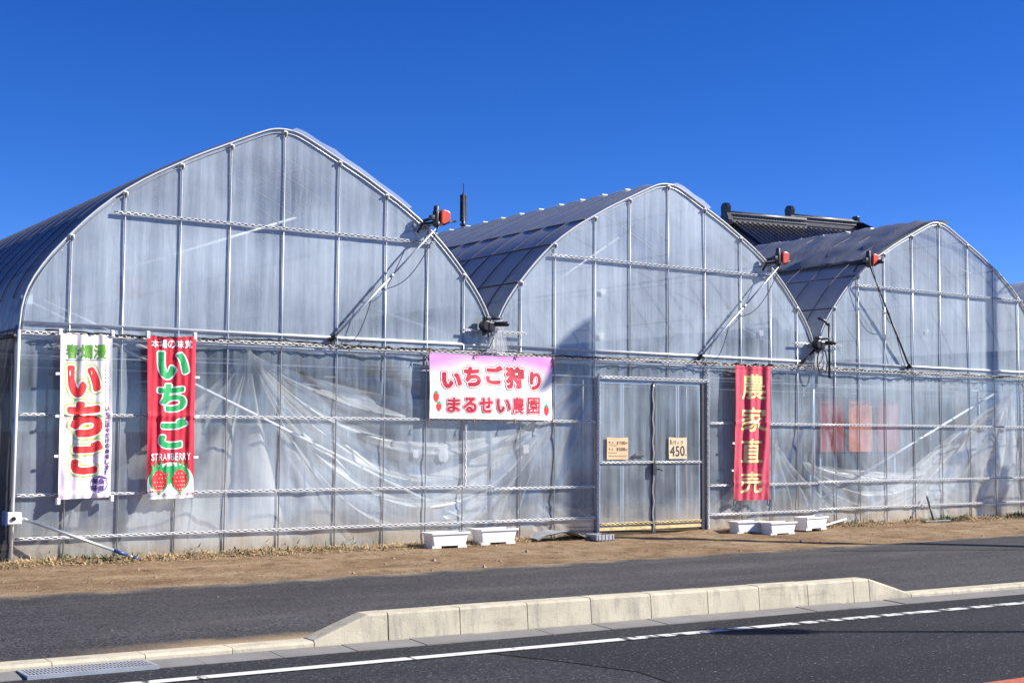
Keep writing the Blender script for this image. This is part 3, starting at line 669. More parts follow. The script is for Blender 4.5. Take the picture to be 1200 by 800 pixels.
# outlines of the written characters, packed two symbols per coordinate
GLYPHS = {
'い62': "*i&f+@&^+t&c,D&s,m'8-='j-f(Y.1)~.3){-y*K-=+0,x+>,Y+=,6+%+f)g+O)=+@)4+1)G*u){*Z+O*S,R*W/H*G/a*(/r(_/u(@/a(1/>(8.Y(<,)(Q*,(r(m)A't)m'?*=&z 0U(D0|(A20(p2B)=2>){1t+n12-k0=/>/x/T/Y/W.K/1.6.n.2.O.9.:.{-,/;,H/f*u0.(m0=(T",
'い110': "*t&2+_&.,/&6,h&Q-G').'(%.M(x.b)~.`*6.C*j-c+O-E+c,x+n,N+k,%+W+_+1+K*L+@*O+0+Y+),]+).:+0/3+#/g*f0-*=0D)$0L(U0I(50='r/|'a/]'[/>'a.Y'e,)'|){(F(Y(v'U)G&{)w&U*G&@ 0`'j1,'l1V'{2:(<2Y(V2h(m2q)32j*A2W+D22,g1b-u12.y0b/]0H/u/x0,/O0,.K/h.)/S-p/>-`.y-].E-h.%.O,q.u+n/@*A/V(m/a(N0+(%",
'い145': "*~%m+6%e+t%h,Y%{-3&A-f&q.2'K.Y(9/%)@/;(N/S(%/x']0R'H17'K2:'o2d(/3)(V39)(3;)g3$+:2[,]28-`1`.n1$/r0R0>0)0M/O0P.A0/-{/y-~/]-?/)-9.O-A.%.;,H.d+/.`+$-q+q-R,*-3,5,c,8,9,0+t+{+U+`+L,]+Q/H+@/|*q0Q*20j(U0m(50d'p0Q'H/|'8/>'?.O'B,)'U*6'p(x(B'j(Z'@)+&f)m&2",
'ち62': "+(&G,Y&?-R&B.V&Q/O&m04'60d'_1-(/1O)(1W)g1S*K17+>1&+Y0],#0#,H/E,].j,g-=,h,.,R,9-./%-C03-S0U-`0g-t0o.00o/)0h/H0R/_0=/h/x/i.K/P,m/A,b/H,n07,Y0^,90o++0s*f0g*Q0L*G/>)w/<(_/J(@/@(*/)(#.n(#-u(&-`(1-K(U-4)m-+)u,|)Q+Y(p){(v)R)9)4*2(n*~(p*u)(+7)R+U)p+s*,,N*F-G*[.,*^.`*V/,*A/8*,/;){/4)R/')=.`(|.6(j-G(Z,c(U*q(]*M(N*>(9*8(%*H'+*~&^",
'ち110': "+T%m-R%l.`%|/c&A0R&j1,'=1X't2$(x2-*,2'*`1s+/1R+n0{,H01,|0R-*0q-913-V1A-u1D/>19/]0|/|0R0:/x0?-G/x-90a,m11,91E++1I*T1;*20w)y0L)u/r(U/y(5/q'p/~'Y/>'N.y'M-k'[-=(#,q(J,_)/,X)7,R({+c(A*,(A)~(K)=(t(i)h(D)c'_)y&f*2&E*G&0*f%w +_)0+_)7,/)[-(*$.,*..U*&.`){.d)q.U)V-{)<,x),",
'ち145': "*|%N,9%F-R%I.u%^/x&$0q&U1K'+1u'`2E(m2P)~2P*62E*u2'+c1`,:1$,q1G-71`-c1h.01h/31_/]1O/|170>0q0S0H0`/x0b-g0E-Z0k-G10,m1Z,91h*{1k*Q1`*'1E)c0u)N0;(i0C(50<'`/|'</R'*.n'*-k'7-7'K,q'l,R(c,3'z*6'v)g(%)=(5(w(U(U)>(/)@'_)Q&q)n&2*G%_ -3)~-R)b-j)~-=)V",
'ご62': "+g&G,Y&B.6&F/x&X0g&i1&&{14'@11(Y0u(x0R)*//(l-G(],D(^+@(p*y)(*k)=*k)g*|*`*x*u*k+/*G+A)X+I)/+E(t+7(g+%(P)q(P(m(g(%)5'K)c'&*~&[ *x-K-3-G/x-V0H-p0|.&1V.D2%.H2`.d2w/)2w/S1y101`1F1A1M0|1J0=1*/n1$//0c.o0A.q/r.j/h.`/e+@/b)c/k)C/Z)3/>)1.:)9-w)N-`)c-T",
'ご110': ",G%m-G%l//%w0R&11,&C1R&f1c'61d(N1V(|1,)K0R)Z/%)A-G)4,N)3+U)B+@)R+R*K+P*u+D+:+++X*~+n)c+y)/+w(i+k(R+Y(<+:'z)q'v)3(%(N(A'_)$&r)N&T*(&:++%y ,2,q/%,x/c,|07-,1`-k2:-v3).B3>.Y3L.y3P/H3H/g2D1O1u1q1K2#0q1y0)1X/O1L.u14.U0t.60;+K08)m0B)C09(r/r(~/>([.0(d-k(t-P)9-3)c-#",
'ご145': "+a%N-G%I.j%Q0R%g1A&'1n&Q2*'+2-(N1z)(1g)G1K)a1,)r0])|03){/%)e-{)Z,Y)V+t)^+f)g+u*K+r+%+a+O+@+t*{,.*Q,:)C,B(i,8(@+x(%+Y'p+:']*A'T)('`(9't'_(M&q)9&8*G%e *r,R,D,N.A,Q/c,Y0=,c1k-H2:-Q2n-g3H./3`.O3p.y3s/H3j/r360u2Y1k2%291K2F0g2A/x1z/O1q.u1~.D1;-{0_-q0[+K0[*(0e)X0c)90[(_07(?/](8/3(8.:(B-`(_-3)9,e)c,Y",
'い48': "*w&q+U&l+t&q,D'*,m'L-:(%-V(Y-y)R.%){-o*A-3+&,x+0,Y+.,@*u,$){+Y)3+K)#+6)**i)q*L+O*E,R*E.E*L/)*H/H*=/X*(/d(_/f(F/S(?/3(F.Y(L+Y(j)~)/([)N'{)w'I*F'+ 0c(N0|(P1A([1u(r2-)(24)G2-*61f+n1(-`03/4/x/E/Y/I.U/'.E.n.@.O/+-7/G,R/o+/0=(m0M(Y",
'い90': "*p&G+U&B,%&H,Y&_-3'0-_'j.4(m.N)~.N*,.6*Z-P+D-3+V,c+Z,D+S,#+:+p+%+P){+@)i+**U*r+x*o.E*v/3*q/S*~/t*202(_07(@0+(+/t'v/]'o/>'v.Y'y,)(7){(X(c)-'_)X',*(&f 0~(%0|($1A(.20(M2J(c2W(x2^)=2V*A2@+O1{,]12.O0F/]/x/q/O/r.U/V.6/D-v.y-p.O-y.0.a,|/1+n/S*K/r(Y03(8",
'ち48': "+W&Q,9&M-R&P.U&`/O&|03'F0['j0|(81A)(1I)g1E*K1)+:0R+s/c,C.`,Z-=,Z,%,?+u,H,/-:/%-Q0)-_0L-k0`.00a/)0]/?0H/U/x/Z.K/B,Y/1,R/3,R/>,`07,N0U,/0b++0e*h0V*~0A*Q/-(_/<(F/3(5.z(2-k(E-K(_-@*,-7)~+O)%){)')~)C)>*2)#*Q(|*f)-+-)~+j*7,D*Q-G*i.6*l.`*e//*Q/C*6/I)q/C)R/1)3.j(r.A(_-((H+j(H*{(O*W(D*H(/*F't*_&q*{&X",
'ち90': "+Q&(,9&#-~&'.`&7/D&L/x&b0W'+1G(%1d(c1r)~1n*U1^+/1A+d0g,?03,_/8,|/H-,0R-?0q-S1(-k11.01//>0|/]0]/z0=0*/x0+-3/`-,/g-10--,0L,x0e,c0z,911++15*~1(*=0b*10A*1/g*(/X(U/e(+/T'j/3'a.n'a-u'f-V'p-A(+-*(J,t)Q,g)7+c(V*,(X)R(b)=)$(z*)(N)w(/)v'j*.&{*B&Q*W&=*q&/ +K(w+@(z+=)(+i)~,?){,x*6.,*B.c*6.s*,.x){.s)~.j)N.U)=.,)*,x(r",
'ご48': ",J&Q.`&W/x&f0g&y0v'+1&'@1&(N0v(c0g(p0H(v//(]-G(O,D(O+K(^*q(w*`)3*Z)R*n*U*m*j*a+%*G+3)X+;)9+9)&+/(r*u(j*U([)=(b(Y(w(%)I'K*=&u+6&~ ,5-V.A-X/x-e0=.&0].(17.@1K.R1u.S2V.n2h/)2k/H1o1&1W1;1A1?0|1;0R1(0=0q/x0r/60V.{07.|/|///[-{/T+@/T)c/])N/Q)?/3)@.0)X-i)m-`",
'ご90': ",C&(-G&&//&10H&C0|&T1A&q1P'@1P(N1A(x0|):0R)F.j)*-G(y,N(y+U)-+6);+,)G+>*`+6+**{+F*Q+~)c+e)9+d(r+Y(Z+D(M+/(4)q(0)3(6(c(<(D(R'j)/'*)W&f*2&L+6&1 ,.-,.A-.0)-<0R-T1,-f1`.'20..2s.O37.y3</>37/]221E1k1`1K1i0q1d031F/Y1;/%1#.`0a.K0'+K0$*(0.)N0())/g(p/>(p.0(z-k)/-W)I-A)e-7",
'い58': "*x&f+U&b,%&j,N'%,z'K-E(%-o(x./)g.-*,-s*K-7+/,x+:,Y+8,D+.,4*u+o)q+S)=+K)1+<)3*t)q*V+O*O,R*R/H*F/]*(/n(_/p(@/[(5/3(<.Y(B+Y(U*,(v(m)F't*('4*Q&t 0d(D0|(E1A(Q1u(g22(x2>)=27*61p+n1.-k0b.Y08/>/x/P/Y/S.U/3.:.n.6.O.=.:/%--/K,)/t*K02(m0H(P",
'い106': "+8&2+j&4,N&G,p&~-G'/.#(%.Q)3.`)g.~*6.A*g-~+O-=+c,m+k,D+d+{+O+c+/+K*?+@*?+/+:+%,]+%.E+,/3+$/]*f0&*=0@)$0H(U0E(508'w/|'e/]'_/>'m+O(&){(8)3(c(%({'U)M&{)w&Z*G&D 0F't0g'm1,'p2E(H2Y(]2h(x2n)=2m)g2X+/25,R1l-V1?.Y0R/h0)0%/O0(.K/c.,/P-i/)-`.O-l.%.S,q.z+n/E*A/a(Y/x(5",
'い135': "*~%w+@%o,2%w,m&7-R&i.-'U.`(c.z)R/%*G/E(N/`(%03']0g'P1K'~2O(,2y(Y3/)(31)g2s+:2P,]2--`1V.l0y/g0R020)0C/Y0F/:0A.A0$-g/Z-S/>-F.y-C.O-H.0.8,g.O,3.w*j.z*K.u*H.[*u.6+D-g+l-=,(,m,.,D,)+t+o+U+P+K+P+B,]+G/H+6/z*q0D*Q0W*20`(_0e(@0]'{0M'T/|'B/>'I.O'L,)'_*6'w)((M'j)/&q)m&>",
'ち58': "+Y&G-R&F.U&U/O&q03':0_'_1,(71K)(1S*,1C*u1(+O0R,&/x,E/D,Y.`,d-=,d,/,M,),R,3-,,9-2/%-G03-W0R-c0c-u0k.:0k/30[/S0=/c/x/d.K/L,c/;,^/H,j07,Y0X,90k++0o*f0b*U0L*G/6(_/F(@/;(*.y('-k(7-K(U-8){-,)U+Y(t){({)R)C)3*2(r*Q(q*o)(+K)l,%*8,m*T-g*b.6*b.u*R/2*A/@){/9)R/%)5.`(x.6(f-((S*q(Y*Q(L*B(9*<'t*S&q*f&Z*{&M",
'ち106': ",6%m-~%q.`&&/c&F0]&v1M'j1q(Y2()~2(*61o+/1K+p0q,K/t,|0g-71&-K19-k1A.01A/317/Y0|/v0R05/x0;-G/r-@/|-?0A-40a,c13,91A*{1D*Q14*20p*#0L)w/j(U/u(5/l'p/W']/>'R.y'Q-k'd-7(+,q(J,c)9,~)<,R)&+c(H*6(E)~(P)=(i(w)/(b)c(N)l(D)h'_*.&Q*J&2*q%x ,Y)(+t)(+W)3+t)Q,D)l,x*%-g*2.A*/.f){.`)[.K)I.,);-G)-",
'ち135': "*z%X,9%P-R%S.u%h/n&+0j&~1A'/1o'j2;(m2F)~2F*62>*j1v+c1V,70l,q17-31J-K1X-k1^.:1^/31U/]1:0-0q0H0H0V/x0X-g09-~0A-T0a-B1&,m1O,91^*{1a*Q1V*(17)i0k)X00(i09(501'c/r'B/H'4.d'5-`'B-7'X,q'{,U(p,=(U+D(**6(&)g(0)=(A(x(_(Y)F(9)J'_)~&q)w&7*G%k ,D)E,@)G,P)R-3)f-q)o.6)m.B)g-{)W-G)K",
'ご58': ",K&G.`&M/x&~0g&m0|&|10'@10(D1((c0m(x0R)&//(g-G(Y,D(Z+K(i*{(|*g)=*g)g*x*`*t*u*f+.*G+=)c+D)9+D)$+;(g*u(X*,(Q)=([(N(r't)C'B)c'**=&j+6&R ,6-K.A-N/x-[0=-p0|.+1V.H1u.I2Y.d2s/)2s/S1u1/1`1A1A1I0|1F0=1%/n0z//0^.t0A.u/e-{/^+@/^)c/g)C/U)5/3)6.0)N-e)m-V",
'ご106': "+T%w,N%p.6%t0)&-0|&B1K&d1_'61`(N1T(x1,)G0R)V/%)=-G)0,N)/+U)>+@)G+<)R+N*K+N*j+@+9+++S*f+f*2+p)C+u(t+l(U+V(@+:((*6'{)((+(D(@'j(i'2)N&Y*Q&0 *C,|-3,u0)-,1`-p20-w2y.?39.Y3H.y3L/>3H/]2|0L2>1O1u1m1K1y0q1u0)1S/Y1K.u10.S0k.A09-q04+K04*(0>)N09)$/z(e/S(_/3(a.%(t-W);-7)c-'",
'ご135': "+^%X-G%S.j%[03%k17&,1b&Q1z'+2#(N1t(x1b)=1K)T1,)g0])r03)q/%)Z-=)L,N)M+_)Y+~)g+k*K+i*u+[+D+@+g*{,#*Q,0)C,8(i,-(C+n(*+O'w+/'g*A'^)('h(D(%'_(U&w)C&=*G%o *p,],D,X.A,[/c,c0=,n1k-T2:-[2d-m3>.33U.O3f.y3i/H3_/r310k2S1d2%2.1K2<0g26/x1p/O1g.s1O.G10-{0R+K0Q*(0[)C0T(i04(J/](B/3(B.:(J-g(i-7)9,p)c,c",
'狩58': "(G%w)C%w*(&&*Q&8*v&~+:'@+H't+V)(+Y*K+_*d+i*K,Z)R-F(D-](/-3'o,{'K,|'6-9&G-G&0-~%{-q%w/:%z/x&.0G&G0]&c0k'60m+%2:++2Q+:2`+Y2`,R2Q,q2W-72V/S2G/r2%0)/n0*/:11/%1E.j1L-q1=-R1.-B0u-<0a-K0--G0*,/0*,)0L+t0c*q17*Q15*=1()m0D)/1((i17(@12'[0_'K0A'O/r(O.d'G-i'9-K'<-,'{,F(@,3(i,8)C,_)F,R(_+N(0*u'G*?'6){'=)R'q(m(5(X(_(Y)C)0)J)()C(D)9(&(+($'f'l'Y'U'X'6't&=(-&( .K'|.A(%.@(/.`(D.b(% .`*5-{+%.b+% -(-,-+.%.b.%.`-*",
'狩106': "()%N(J%G)m%K*I%X*{%w+H&G+f'++w'j,/)9,m(9,Q'j,K'6,l&(-8%X-g%G/D%K03%~0S%m0q&.15&~1@'+1A*K1K*R2:*S2Y*^3$+%35+O37,R3*,|3,/S2z/|2d0?2E0R2%0Z030[/V1Z/:1p.j1|.61v-=1[,w1;,c0~,Y0[,A1&,'1;+61`*q1h*=1`)c18)/1`(i1h(@1e'p1Q'81&''0j&v0L&w/r'2/H'e.n'a.d&u.%&f-`&c-7&x,]'^+x(&+c((+Y&t*U&d*6&_)g&r)3'V(D'8(%'('U'*'+'=&G'W%m",
'狩135': "(+%/)N%+*2%3*a%C++%Y+U&(,/'.,H&2,Y%j-#%C-R%..U%*/n%50]%Q10%w1P&Q1]'+1`*22E*82y*P3@*u3S+O3T,R3I-,3H/]3;0-2y0S2Y0i200v0H0w/x1_/`1y/:26.j2?.A2<-=1|,t1d,Y1@++2(*G2(*(1w)c1a)/2%(U2+'p1s'$1;&]0a&W/|&h/H'<.n&X.-&H-`&E-7&P,g&b,I'W+Y&X*`&F*6&B)g&P)3'+(D&m't&d'K&h&{')&(':%c'Q%K",
'り58': "+A&=+_&9,9&D-g&o.`'B/:'k/s(N0R)Z0j*U0r+O0n,q0b-V0M.:03.n/[/S/%/z.A08-=0;,Y0*+j/[+m0A+d0V+U0e*{0r*20r)m0f)[0L)8-A)2,H)2*u)<)q)N)P)m)=*2)=*{)F+>)~+H){+D+%+I+D+d,H,D-I,x-y-=..-~.2-q...1-u.P-7._,=._+Y.W*u.A*6-o)R-((z,N(c*q(?*~(4*N(%*G'j*K'K+&&Q",
'り106': "+Q%c,x%|.6&N.u&p/D'60>(/1%)G1?*K1H+O1D,q14-k0y.O0^/)0)/o/D0F.`0a.,0k-30j,D0V,%1'+U1@*{1H*(1H)c1>)C1&)40k))0L([,H(~*u(c){(r)G)9(|)c(i*L(c*2(N)x(/)q'j)u'@*e&(++%l +U)#+M)(+i)G+v)g+v+%,$+Y,6,3,[,q,x-:-=-S-~-~-g-V-w-7./,=.,+:-u*U-G)n,x)Q,9)5",
'り135': "+(%N+K%F+t%H,x%^-{&$//&[07'U0i(91C)G1`*j1e,H1U-`16.d0U/g0304/c0T.j0|.61--=1.,N0z,/1D+_1[*{1e*21f)c1])C1M)$1.(j0a(B,|(?*u(H)q(W)=)$(g)b(D)S'_)c'#*G%w*f%~ ,9)W,7*u,M+x,x,h-R-=-`,|-l,3-h+:-Y*`-3*),c)g",
'ま44': "*y&Q+j&J,N&M,x&V-G&h-g'%.-'K.K(F/D'n0H''0g''0|'71U(/1V(D1N(Y0q)+/n)f.A*H.:+/.@+:.K+=/n+D0|+R16+c1>+x1?,|1.-70q->.A-(.8-,.7-7.8-V.A-Z0)-g1$-u17.:17/)14/>0|/T0H/Z.A/E.8/H.=0A.,0`-q0h,m0h,Y0`,I0L,J/H,D/?+@/B)X/S)C/O)1/>)+/))+.:)1.%)C-m)c-c,D-T,G-K,D-$+K,|)N-4)/-%)$,g)&+c)C+F*{+9,D+6,J+/,L*j*{*_*(*@)c*,)D)g)%)((z(Y)$(/)2'_)H'@)w&s*=&c +K(9*{(D*o(N*j(Y*{(m+@(z+t)(,N(|,Q(Y,D(A,%(7",
'ま76': "*r&2,/&*,m&2-=&?-g&V.6&{.L'@.`'o/0'U0)&n0H&_0]&^0z&f1A',1s(%1u(N1f(m1,)C0)*%.`*^.]*u0|+01A+A1U+Y1^+x1`,|1Q-A18-V1V.01W/31N/S17/m0q/y0H/z.`/h.Z/r.^0A.Y0V.A0x-q1.,m1.,N1%,00a,'0A,%/a)N/s)//h(r/S(e/3(e.0(r-k),-V)--K(n-7(_,q(b+Y(w+:)9+(*P*u*=*o)W*K(w)g(_)((Z(Y(_(%(s'K)C&q)^&~*2&E +U(X+t(_,)(Y",
'ま104': "+,%m,/%h,c%n-G&%.4&Q.R&q.j'>.u'B0)&M0H&C0q&E14&Q1K&e2)'_26(%28(D22(c1y)(0q)t/b*U/Y*`17*t1`+91u+]1|,|1b-`1r.01r/>1b/g1A0-0|0:0R0</%0-.o0k.H1;-{1I,m1J,D1?,$1&+k0a+_0%)N05)$0((W/](I/3(H.:(N-u(_-V(C,q(C+c(M+D(_++(t*s)D*`(c){(J)G(>(c(E't(_'6)$&h)K&G*/&(",
'る44': ",M&Q-{&Q.j&_/c'&0='H0i't1/(N1B)(1L)q1C*`14+/0m+c0=,9/c,Y/%,p.,-#.#-,0:.y0>/30:/H/c0-/O0<//0>.A04+K0**(0-)g/|)Y/g)].Y)w.:*2.6,N.D,Y.C,`.:(=*U(5*A(=){)$):)9)/)X)5*U*,+U*n,N+5-(+?-{+?.`+./:*d/R*6/U)g/M)G/=)(/%(j.`)G.9)q-R*>-(*J,D*O+U*C*{*'*U)~*B)=*5(Y*9(/*L'_*f'=+6&v+j&_ -((8,=(D,%(Y,9(j,c(i,x(_-3(J-3(;",
'る76': ",E&2-=&-.,&2.u&A/x&g0R'/1('_1I(91a(x1l)g1h*K1S+:1B+Y1,+x0Q,R/x,r.n-A0H.V0~.y0^/>0S/]/x0E/Y0Z//0^.60T+K0J)w0L)N07);/r)<.Y)I.:)].%*(-q+U-z+c-u(+*q'p*K's){(+)`(t(t)C(h)m(u)x't*:'@*~&u+K&H /%)S.g)q.6*B-~*],p*u-q*z.A*q.j*]/,*A/4*,/2)~//)S",
'る104': ",g%m-{%o.U%w/D&100&Q0`&q1A'R1h(92$(x2-*,2%*j1h+O1A,10g,e05-,/M-K0^.E0r.d0z/)0v/S0g/r0*0a/Y0w//0z.60p+K0f*(0i)c0d)C0S)+07(v/g(z.Y)(.:)C-p)c-~*(-T*k-V(&+:'d*u'V*U'T*,'f)Y(_(`)$(Q)N(M)l'K*G&b*q&C+@&.+t%w",
'せ44': "+h&q,D&i//&m0R&w0g'&0u'60|(N0q(c0](p-q(Y,c(Z+t(k+k(x+d)=+`+n+`+x+j,%.6,7.6+O.,+3-(+>,c+*,~*u,Y){,c)g,x)W-q)K.j)H/D)W/_)q/l*,/y*`0),F1k,K2%,V20,d24-k2%.01`.;0=.40*.:0/0-0%0A/n0M.`0P.A0<.9/|.=.0.6.&,/-o+j-m+c-u+g/]+[/|+@00*20/)x/|)m/g)s.:)m-]'p-O'[-D'Q-7'M,g'T,)'~+n'p+](5+Y)m+l)s)(*-(%*~'A++'(",
'せ76': "+`&Q,D&I.K&I03&T0q&`1,&q19'+1B(N1/(x0q)00])7/Y)-/A)3/n)R00){0?*`0H,$0g,*1u,-20,62E,I2T,q2S-u2>.E1u.X0O.Y0N070=0V/x0k.`0p.70a.$0L-s0--v.O-q.E,/.6,*.E,-/g+t07+_0G+@0Q*$0L)_07)O/r)S.E)N-|'f-m'G-~'3-A'-,g'5+x'=+c'Q+K'f+>(++8)9+F)P+D)T(x)~(D)s'_*9'6*b&q ,9)',/).,*)G,&+Y,/+b-o+n-m+Y,x+],N+D,<*u,8){,D)[,e)=-3)3.;)(-=(y",
'せ104': "+t&2,D&-.K&-0]&<14&Q1S&{1['@1^(91W(m1B)31,)E0g)Q0H)T0@)~0V*A0b+c0q+i1u+j2:+v2O,+2e,H2o,g2o-u2a.E2:.j1k.w0q.t0j.y0h0A0P0k0)1+/c12.`12.,0{-k0a-Y07-Z.d-R.^,N.T,G.Y,F.d,G/r,<07,%0T+_0f+@0m*20l)m0c)L0L)5/|)0/S)7.E)3.:'[.-'2-o&s-K&k,g&s+x'#+Y'2+C'Q+)'p*x)2+%)8(x)?(D)O'j)g'@*1&q*~&T+@&<",
'い44': "+8&q+_&q,/'#,p'U-5(%-W(c-x)~-{){-j*A-3*{,x+,,Y+*,?*j,(){+^)3+K(x+@(x+2)(*|)=*e)q*H+O*A,R*A.E*H/)*C/H*(/_(_/b(K/S(C/>(J.Y(J-,(T+:(d*,(v)=)C(;)w'N*~'% 0T(Y0g(Q0|(T1k(q2%)%20)=2,){1a+n1#-`0./3/x/A/Y/E.U.|.E.d.D.O//-7/K,R/s+/0>(x",
'い76': "+1&Q+_&P,9&_,Y&q-/'@-T't.)(x.@)~.@*,.,*Q-G+:-(+J,Y+K,9+<,&+%+[)q+K)Q+@)J*x*K*d+x*a.E*h/3*b/S*Q/k*20$(_0)(5/k(#/>(*.Y(1+O(C*,(U)=)%(/)c'6*Q&` 0J(90g(10|(320(^2L)(2P)~2>*u2)+n1B-k0p.d0G/H0)/_/Y/e.E/>.+.y.$.O.,.5.k-,/-,H/W*u/y(m00(N",
'い104': "*`&=+@&4,%&:,Y&O-3&v-b'U.0(D.Z)R.~*,.D*`-e+D-G+~,x+h,N+e,#+O+e+/+K*9+@*9+&+x+#.:+*/3*|/]*f0$*=0>)$0F(U0C(505'z/|'g/]'a/>'g.Y'k,)((){(M(Y)$'U)X&t*(&V 0L't0g'o1,'r2E(J2f(x2l)=2k)g2V+/23,R1j-V1=.Y0b/S0H/n/x0&/O0&.K/a.,/M-k/)-b.O-n.%.U,r.|+n/G*A/c(Y0'(/",
'農24': "(R&=(_&<(p&G)7&{)X'j)r(x)w)&*()'*G)&*M(x*M't*E'_*%'@)z'+*A&G*Q&<-~'(-o'6-{'U//&t0)&W1K&?1`&?1m&G2B'62:'P0]'k0='t05(%1A(P1V(c1V(y1`)'2%)'25)328){2%*4*&*6*&+D*2+J*B+D*.+/*.*U*G*:0q*<0|*L1#+/0z+:0l+D0|+J1k+K1u+T1z+c1u,M1k,U1A,W19,]1B,q1B/|19071,0</%0<.w0A.s0u.`1'-g1&-W0k-W0A-R0<,Y0<,P0A,P0k,D1$+K1'+10u++0>)/0<(t06(k/|(k,q(y,](i,M(e,=(^)g(A(D']&{'p&a +j'q+h(x+t)',Y)&-7(9-((- .`(^.>(x.A)#//)'/D(y *2-b*--k*2-s*{-t+--k*{-b ,Y-b,P-k,Y-t-R-s-W-k-R-b /%-b.v-k/%-t/x-s0$-k/x-b *2.{*-/)*2/1*{/2+-/)*{.z ,Y.z,P/),Y/2-R/1-W/)-R.{ /%.z.v/)/%/2/x/10$/)/x.{",
'農60': "(?%w(_%q)$&$)9&:)X&m)c&e*-&(*G%s*~%q-g&`.6&w/%&R0]&&1`%u1u%{21&22a&{2f'62b'U2E'u1_(%1O(/1k(B1y(Y2;(c2R(x2~)=2~){2P*A2:*R1K*Z1G*`1J+%1k+&2(+/2<+D2D+c2A,R20,l1i,|1f-,1f/|1c071V0M1A0~1,0`/D0`/<1&//19.u1G.`1K-g1K-U1E-=10-30a,x0`,j10,R1E,91K+K1K+61I*v1;*h1&*^0a)$0`(i0Z(W0L(K07(G/|(I,g(A,H(@+%(6)R'y(N']'j'A'@'9&{'>&f'Q&L ,9(C,2(N,3(Y,D(],P(N",
'農88': "(C%X(_%U)$%])<%m)X&6*(%c*G%W*f%V-q&F.6&V.u&8/n%u1A%Y1u%]2E%x2v&f3''+3('K2w'j2d('28(D2Y(V2r(x2x)=2x){2p*A2d*T2<*u2P+/2^+O2`,H2P,q2+-72(-A2(0-1y0L1`0j170{/c0|/Y1&/O1>/:1U.j1f-~1e-=1W-(1C,f1Z,N1d+@1g*{1_*f1R*G0|(t0{(U0n(@0~(,0-(,,g(%,H'x)q'b(c'H(%'''K&w&{'$&~'<&9",
'園24': "(3&G(@&?)9&@)C&H)N&h0R&h0V&Q0g&@1`&?1p&G1v&~1v071p0L1`0T(@0T(00L(*07(*&~ )N(')H(/)N(S)m(3*((1*{(T,/)3,5)(,5(/,/(' -R('-L(/-L)3-R)A.V(m/g(//Y(& 03((0.(/0R(T0R() 0H)1/f)R/f)~0L*60O*A0G*U/v*u/s,H/j,]0=,_0R,n0T)30R), )N);)H)G)H,])N,l)c,_*8,]*1,H*4*K*G*<+K*;+U*6*q)m .A*6.K*:.[*6.U*2 +K+?+E+D+E+Y+K+_.K+_.W+Y.W+D.K+? 0R-U0L-`0=-e-~-h-~-q-g-s/c-s/v.%/z.0/z.d/n.w-g.z-~/#-~/:0R/: )N-[)H-k)H/3)N/<,//<,9/<,?/3,9.{*=.y*2.t**.d**.0*=-u,9-s,?-k,9-e)c-e",
'園60': "(3%w)B%w)X&*)m&D)w&D0)&D03&C0R%|0q%u1k%v20&-2>&G2@&~2@072>0L200f1u0t1`0x(@0x(+0t'p0f'b0L'`07'`&~'c&G'o&2 -q(M-q(d.C(N )m)p)m*9*,){",
'園88': "'w%c(@%Y)C%[)c%h*(&(/x&(0H%b0q%Y1u%~2E%t2U&22~&Q2~072U0a2=1&2%141`1:(@1:'{14'[0x'K0a'D0A'D&~'Q&+",
'農16': "(P&G(_&D(i&L).&{)V(%)m)')w)/*G)/*U)(*R'j*H'U*('6*('+*D&Q*Q&D-~'1-j'@-q'g.U'=/P&q0f&Q1`&H2:'624'K0='k/|'t/y(%1A(Y1O(m1C)(1K)/2*)320)=20)q2/){2%*+*(*,)x*6)x+D)x+O*(+R1`+R1k+U1r+c1o,H1`,O(t,L(m,=(i*,([)((?(%'e&{'p&k +j'g+`'j+`'t+`)(+j)/,Y)/,c))-I(/ .`(U.6(s.')(.,)-/Y)//o)( *>*K*Q*D0g*D0s*K0u*U0u+/0g+>*G+>*9+/*9*U (y,g)/,`1,,`18,g1:,q180-1,04.u04.n0A.n0k.`0y-g0w-_0k-~04,N04,H0A,H0k,A0u+K0y+@0x+60l+507++04)$03(s/|(s,q *(-[*(-z++-|+5-u+5-`++-Z ,N-Z,H-`,H-u,N-|-R-|-_-u-~-[ .u-Z.n-`.n-u.u-|/x-|0,-u0)-[ *(.t*(/8++/:+5/3+5.y++.r ,N.r,H.y,H/3,N/:-R/:-_/3-~.t .u.r.n.y.n/3.u/:/x/:0,/30).t",
'家16': "+^&G,x&K-R&e-r'+.+'K.@(9.D)3.9*,.K*=.u)E/I(Y01'j0u'61K&u1`&p2?'U2A'j2:'r17(M0H)8/l*,/K*u1#,)1),=0|,I0H,s03,y.`+i-q+9-G,%-#,R,|,]-R-(0=-*0E-70D.%0=.-)c./)Y.%)X-u)Y-7)c-++@-(+S,|*G,L(4+c(7+O([*u(i*j)9*r*G+=,%,#,;+c,/+T*q*q)c*E(@)x(4)q(2)g(U)((i(t*z)g,m*d,x*A+t)W*((~(+'{'{'k(J'#(_&w)m'A++'s,F(Y-()'-2(x-,(D,w't,c'^,D'R+6'U+%'K+;&Q (I-A)9-B)C-K)D.d)N.n0].m0c-K0q-A1b-A1q-K1r-V1r/g1o/r1`/y-g/y-60u-(1&,%0e+{0V,9/z(@/x(5/g(5-V(8-K",
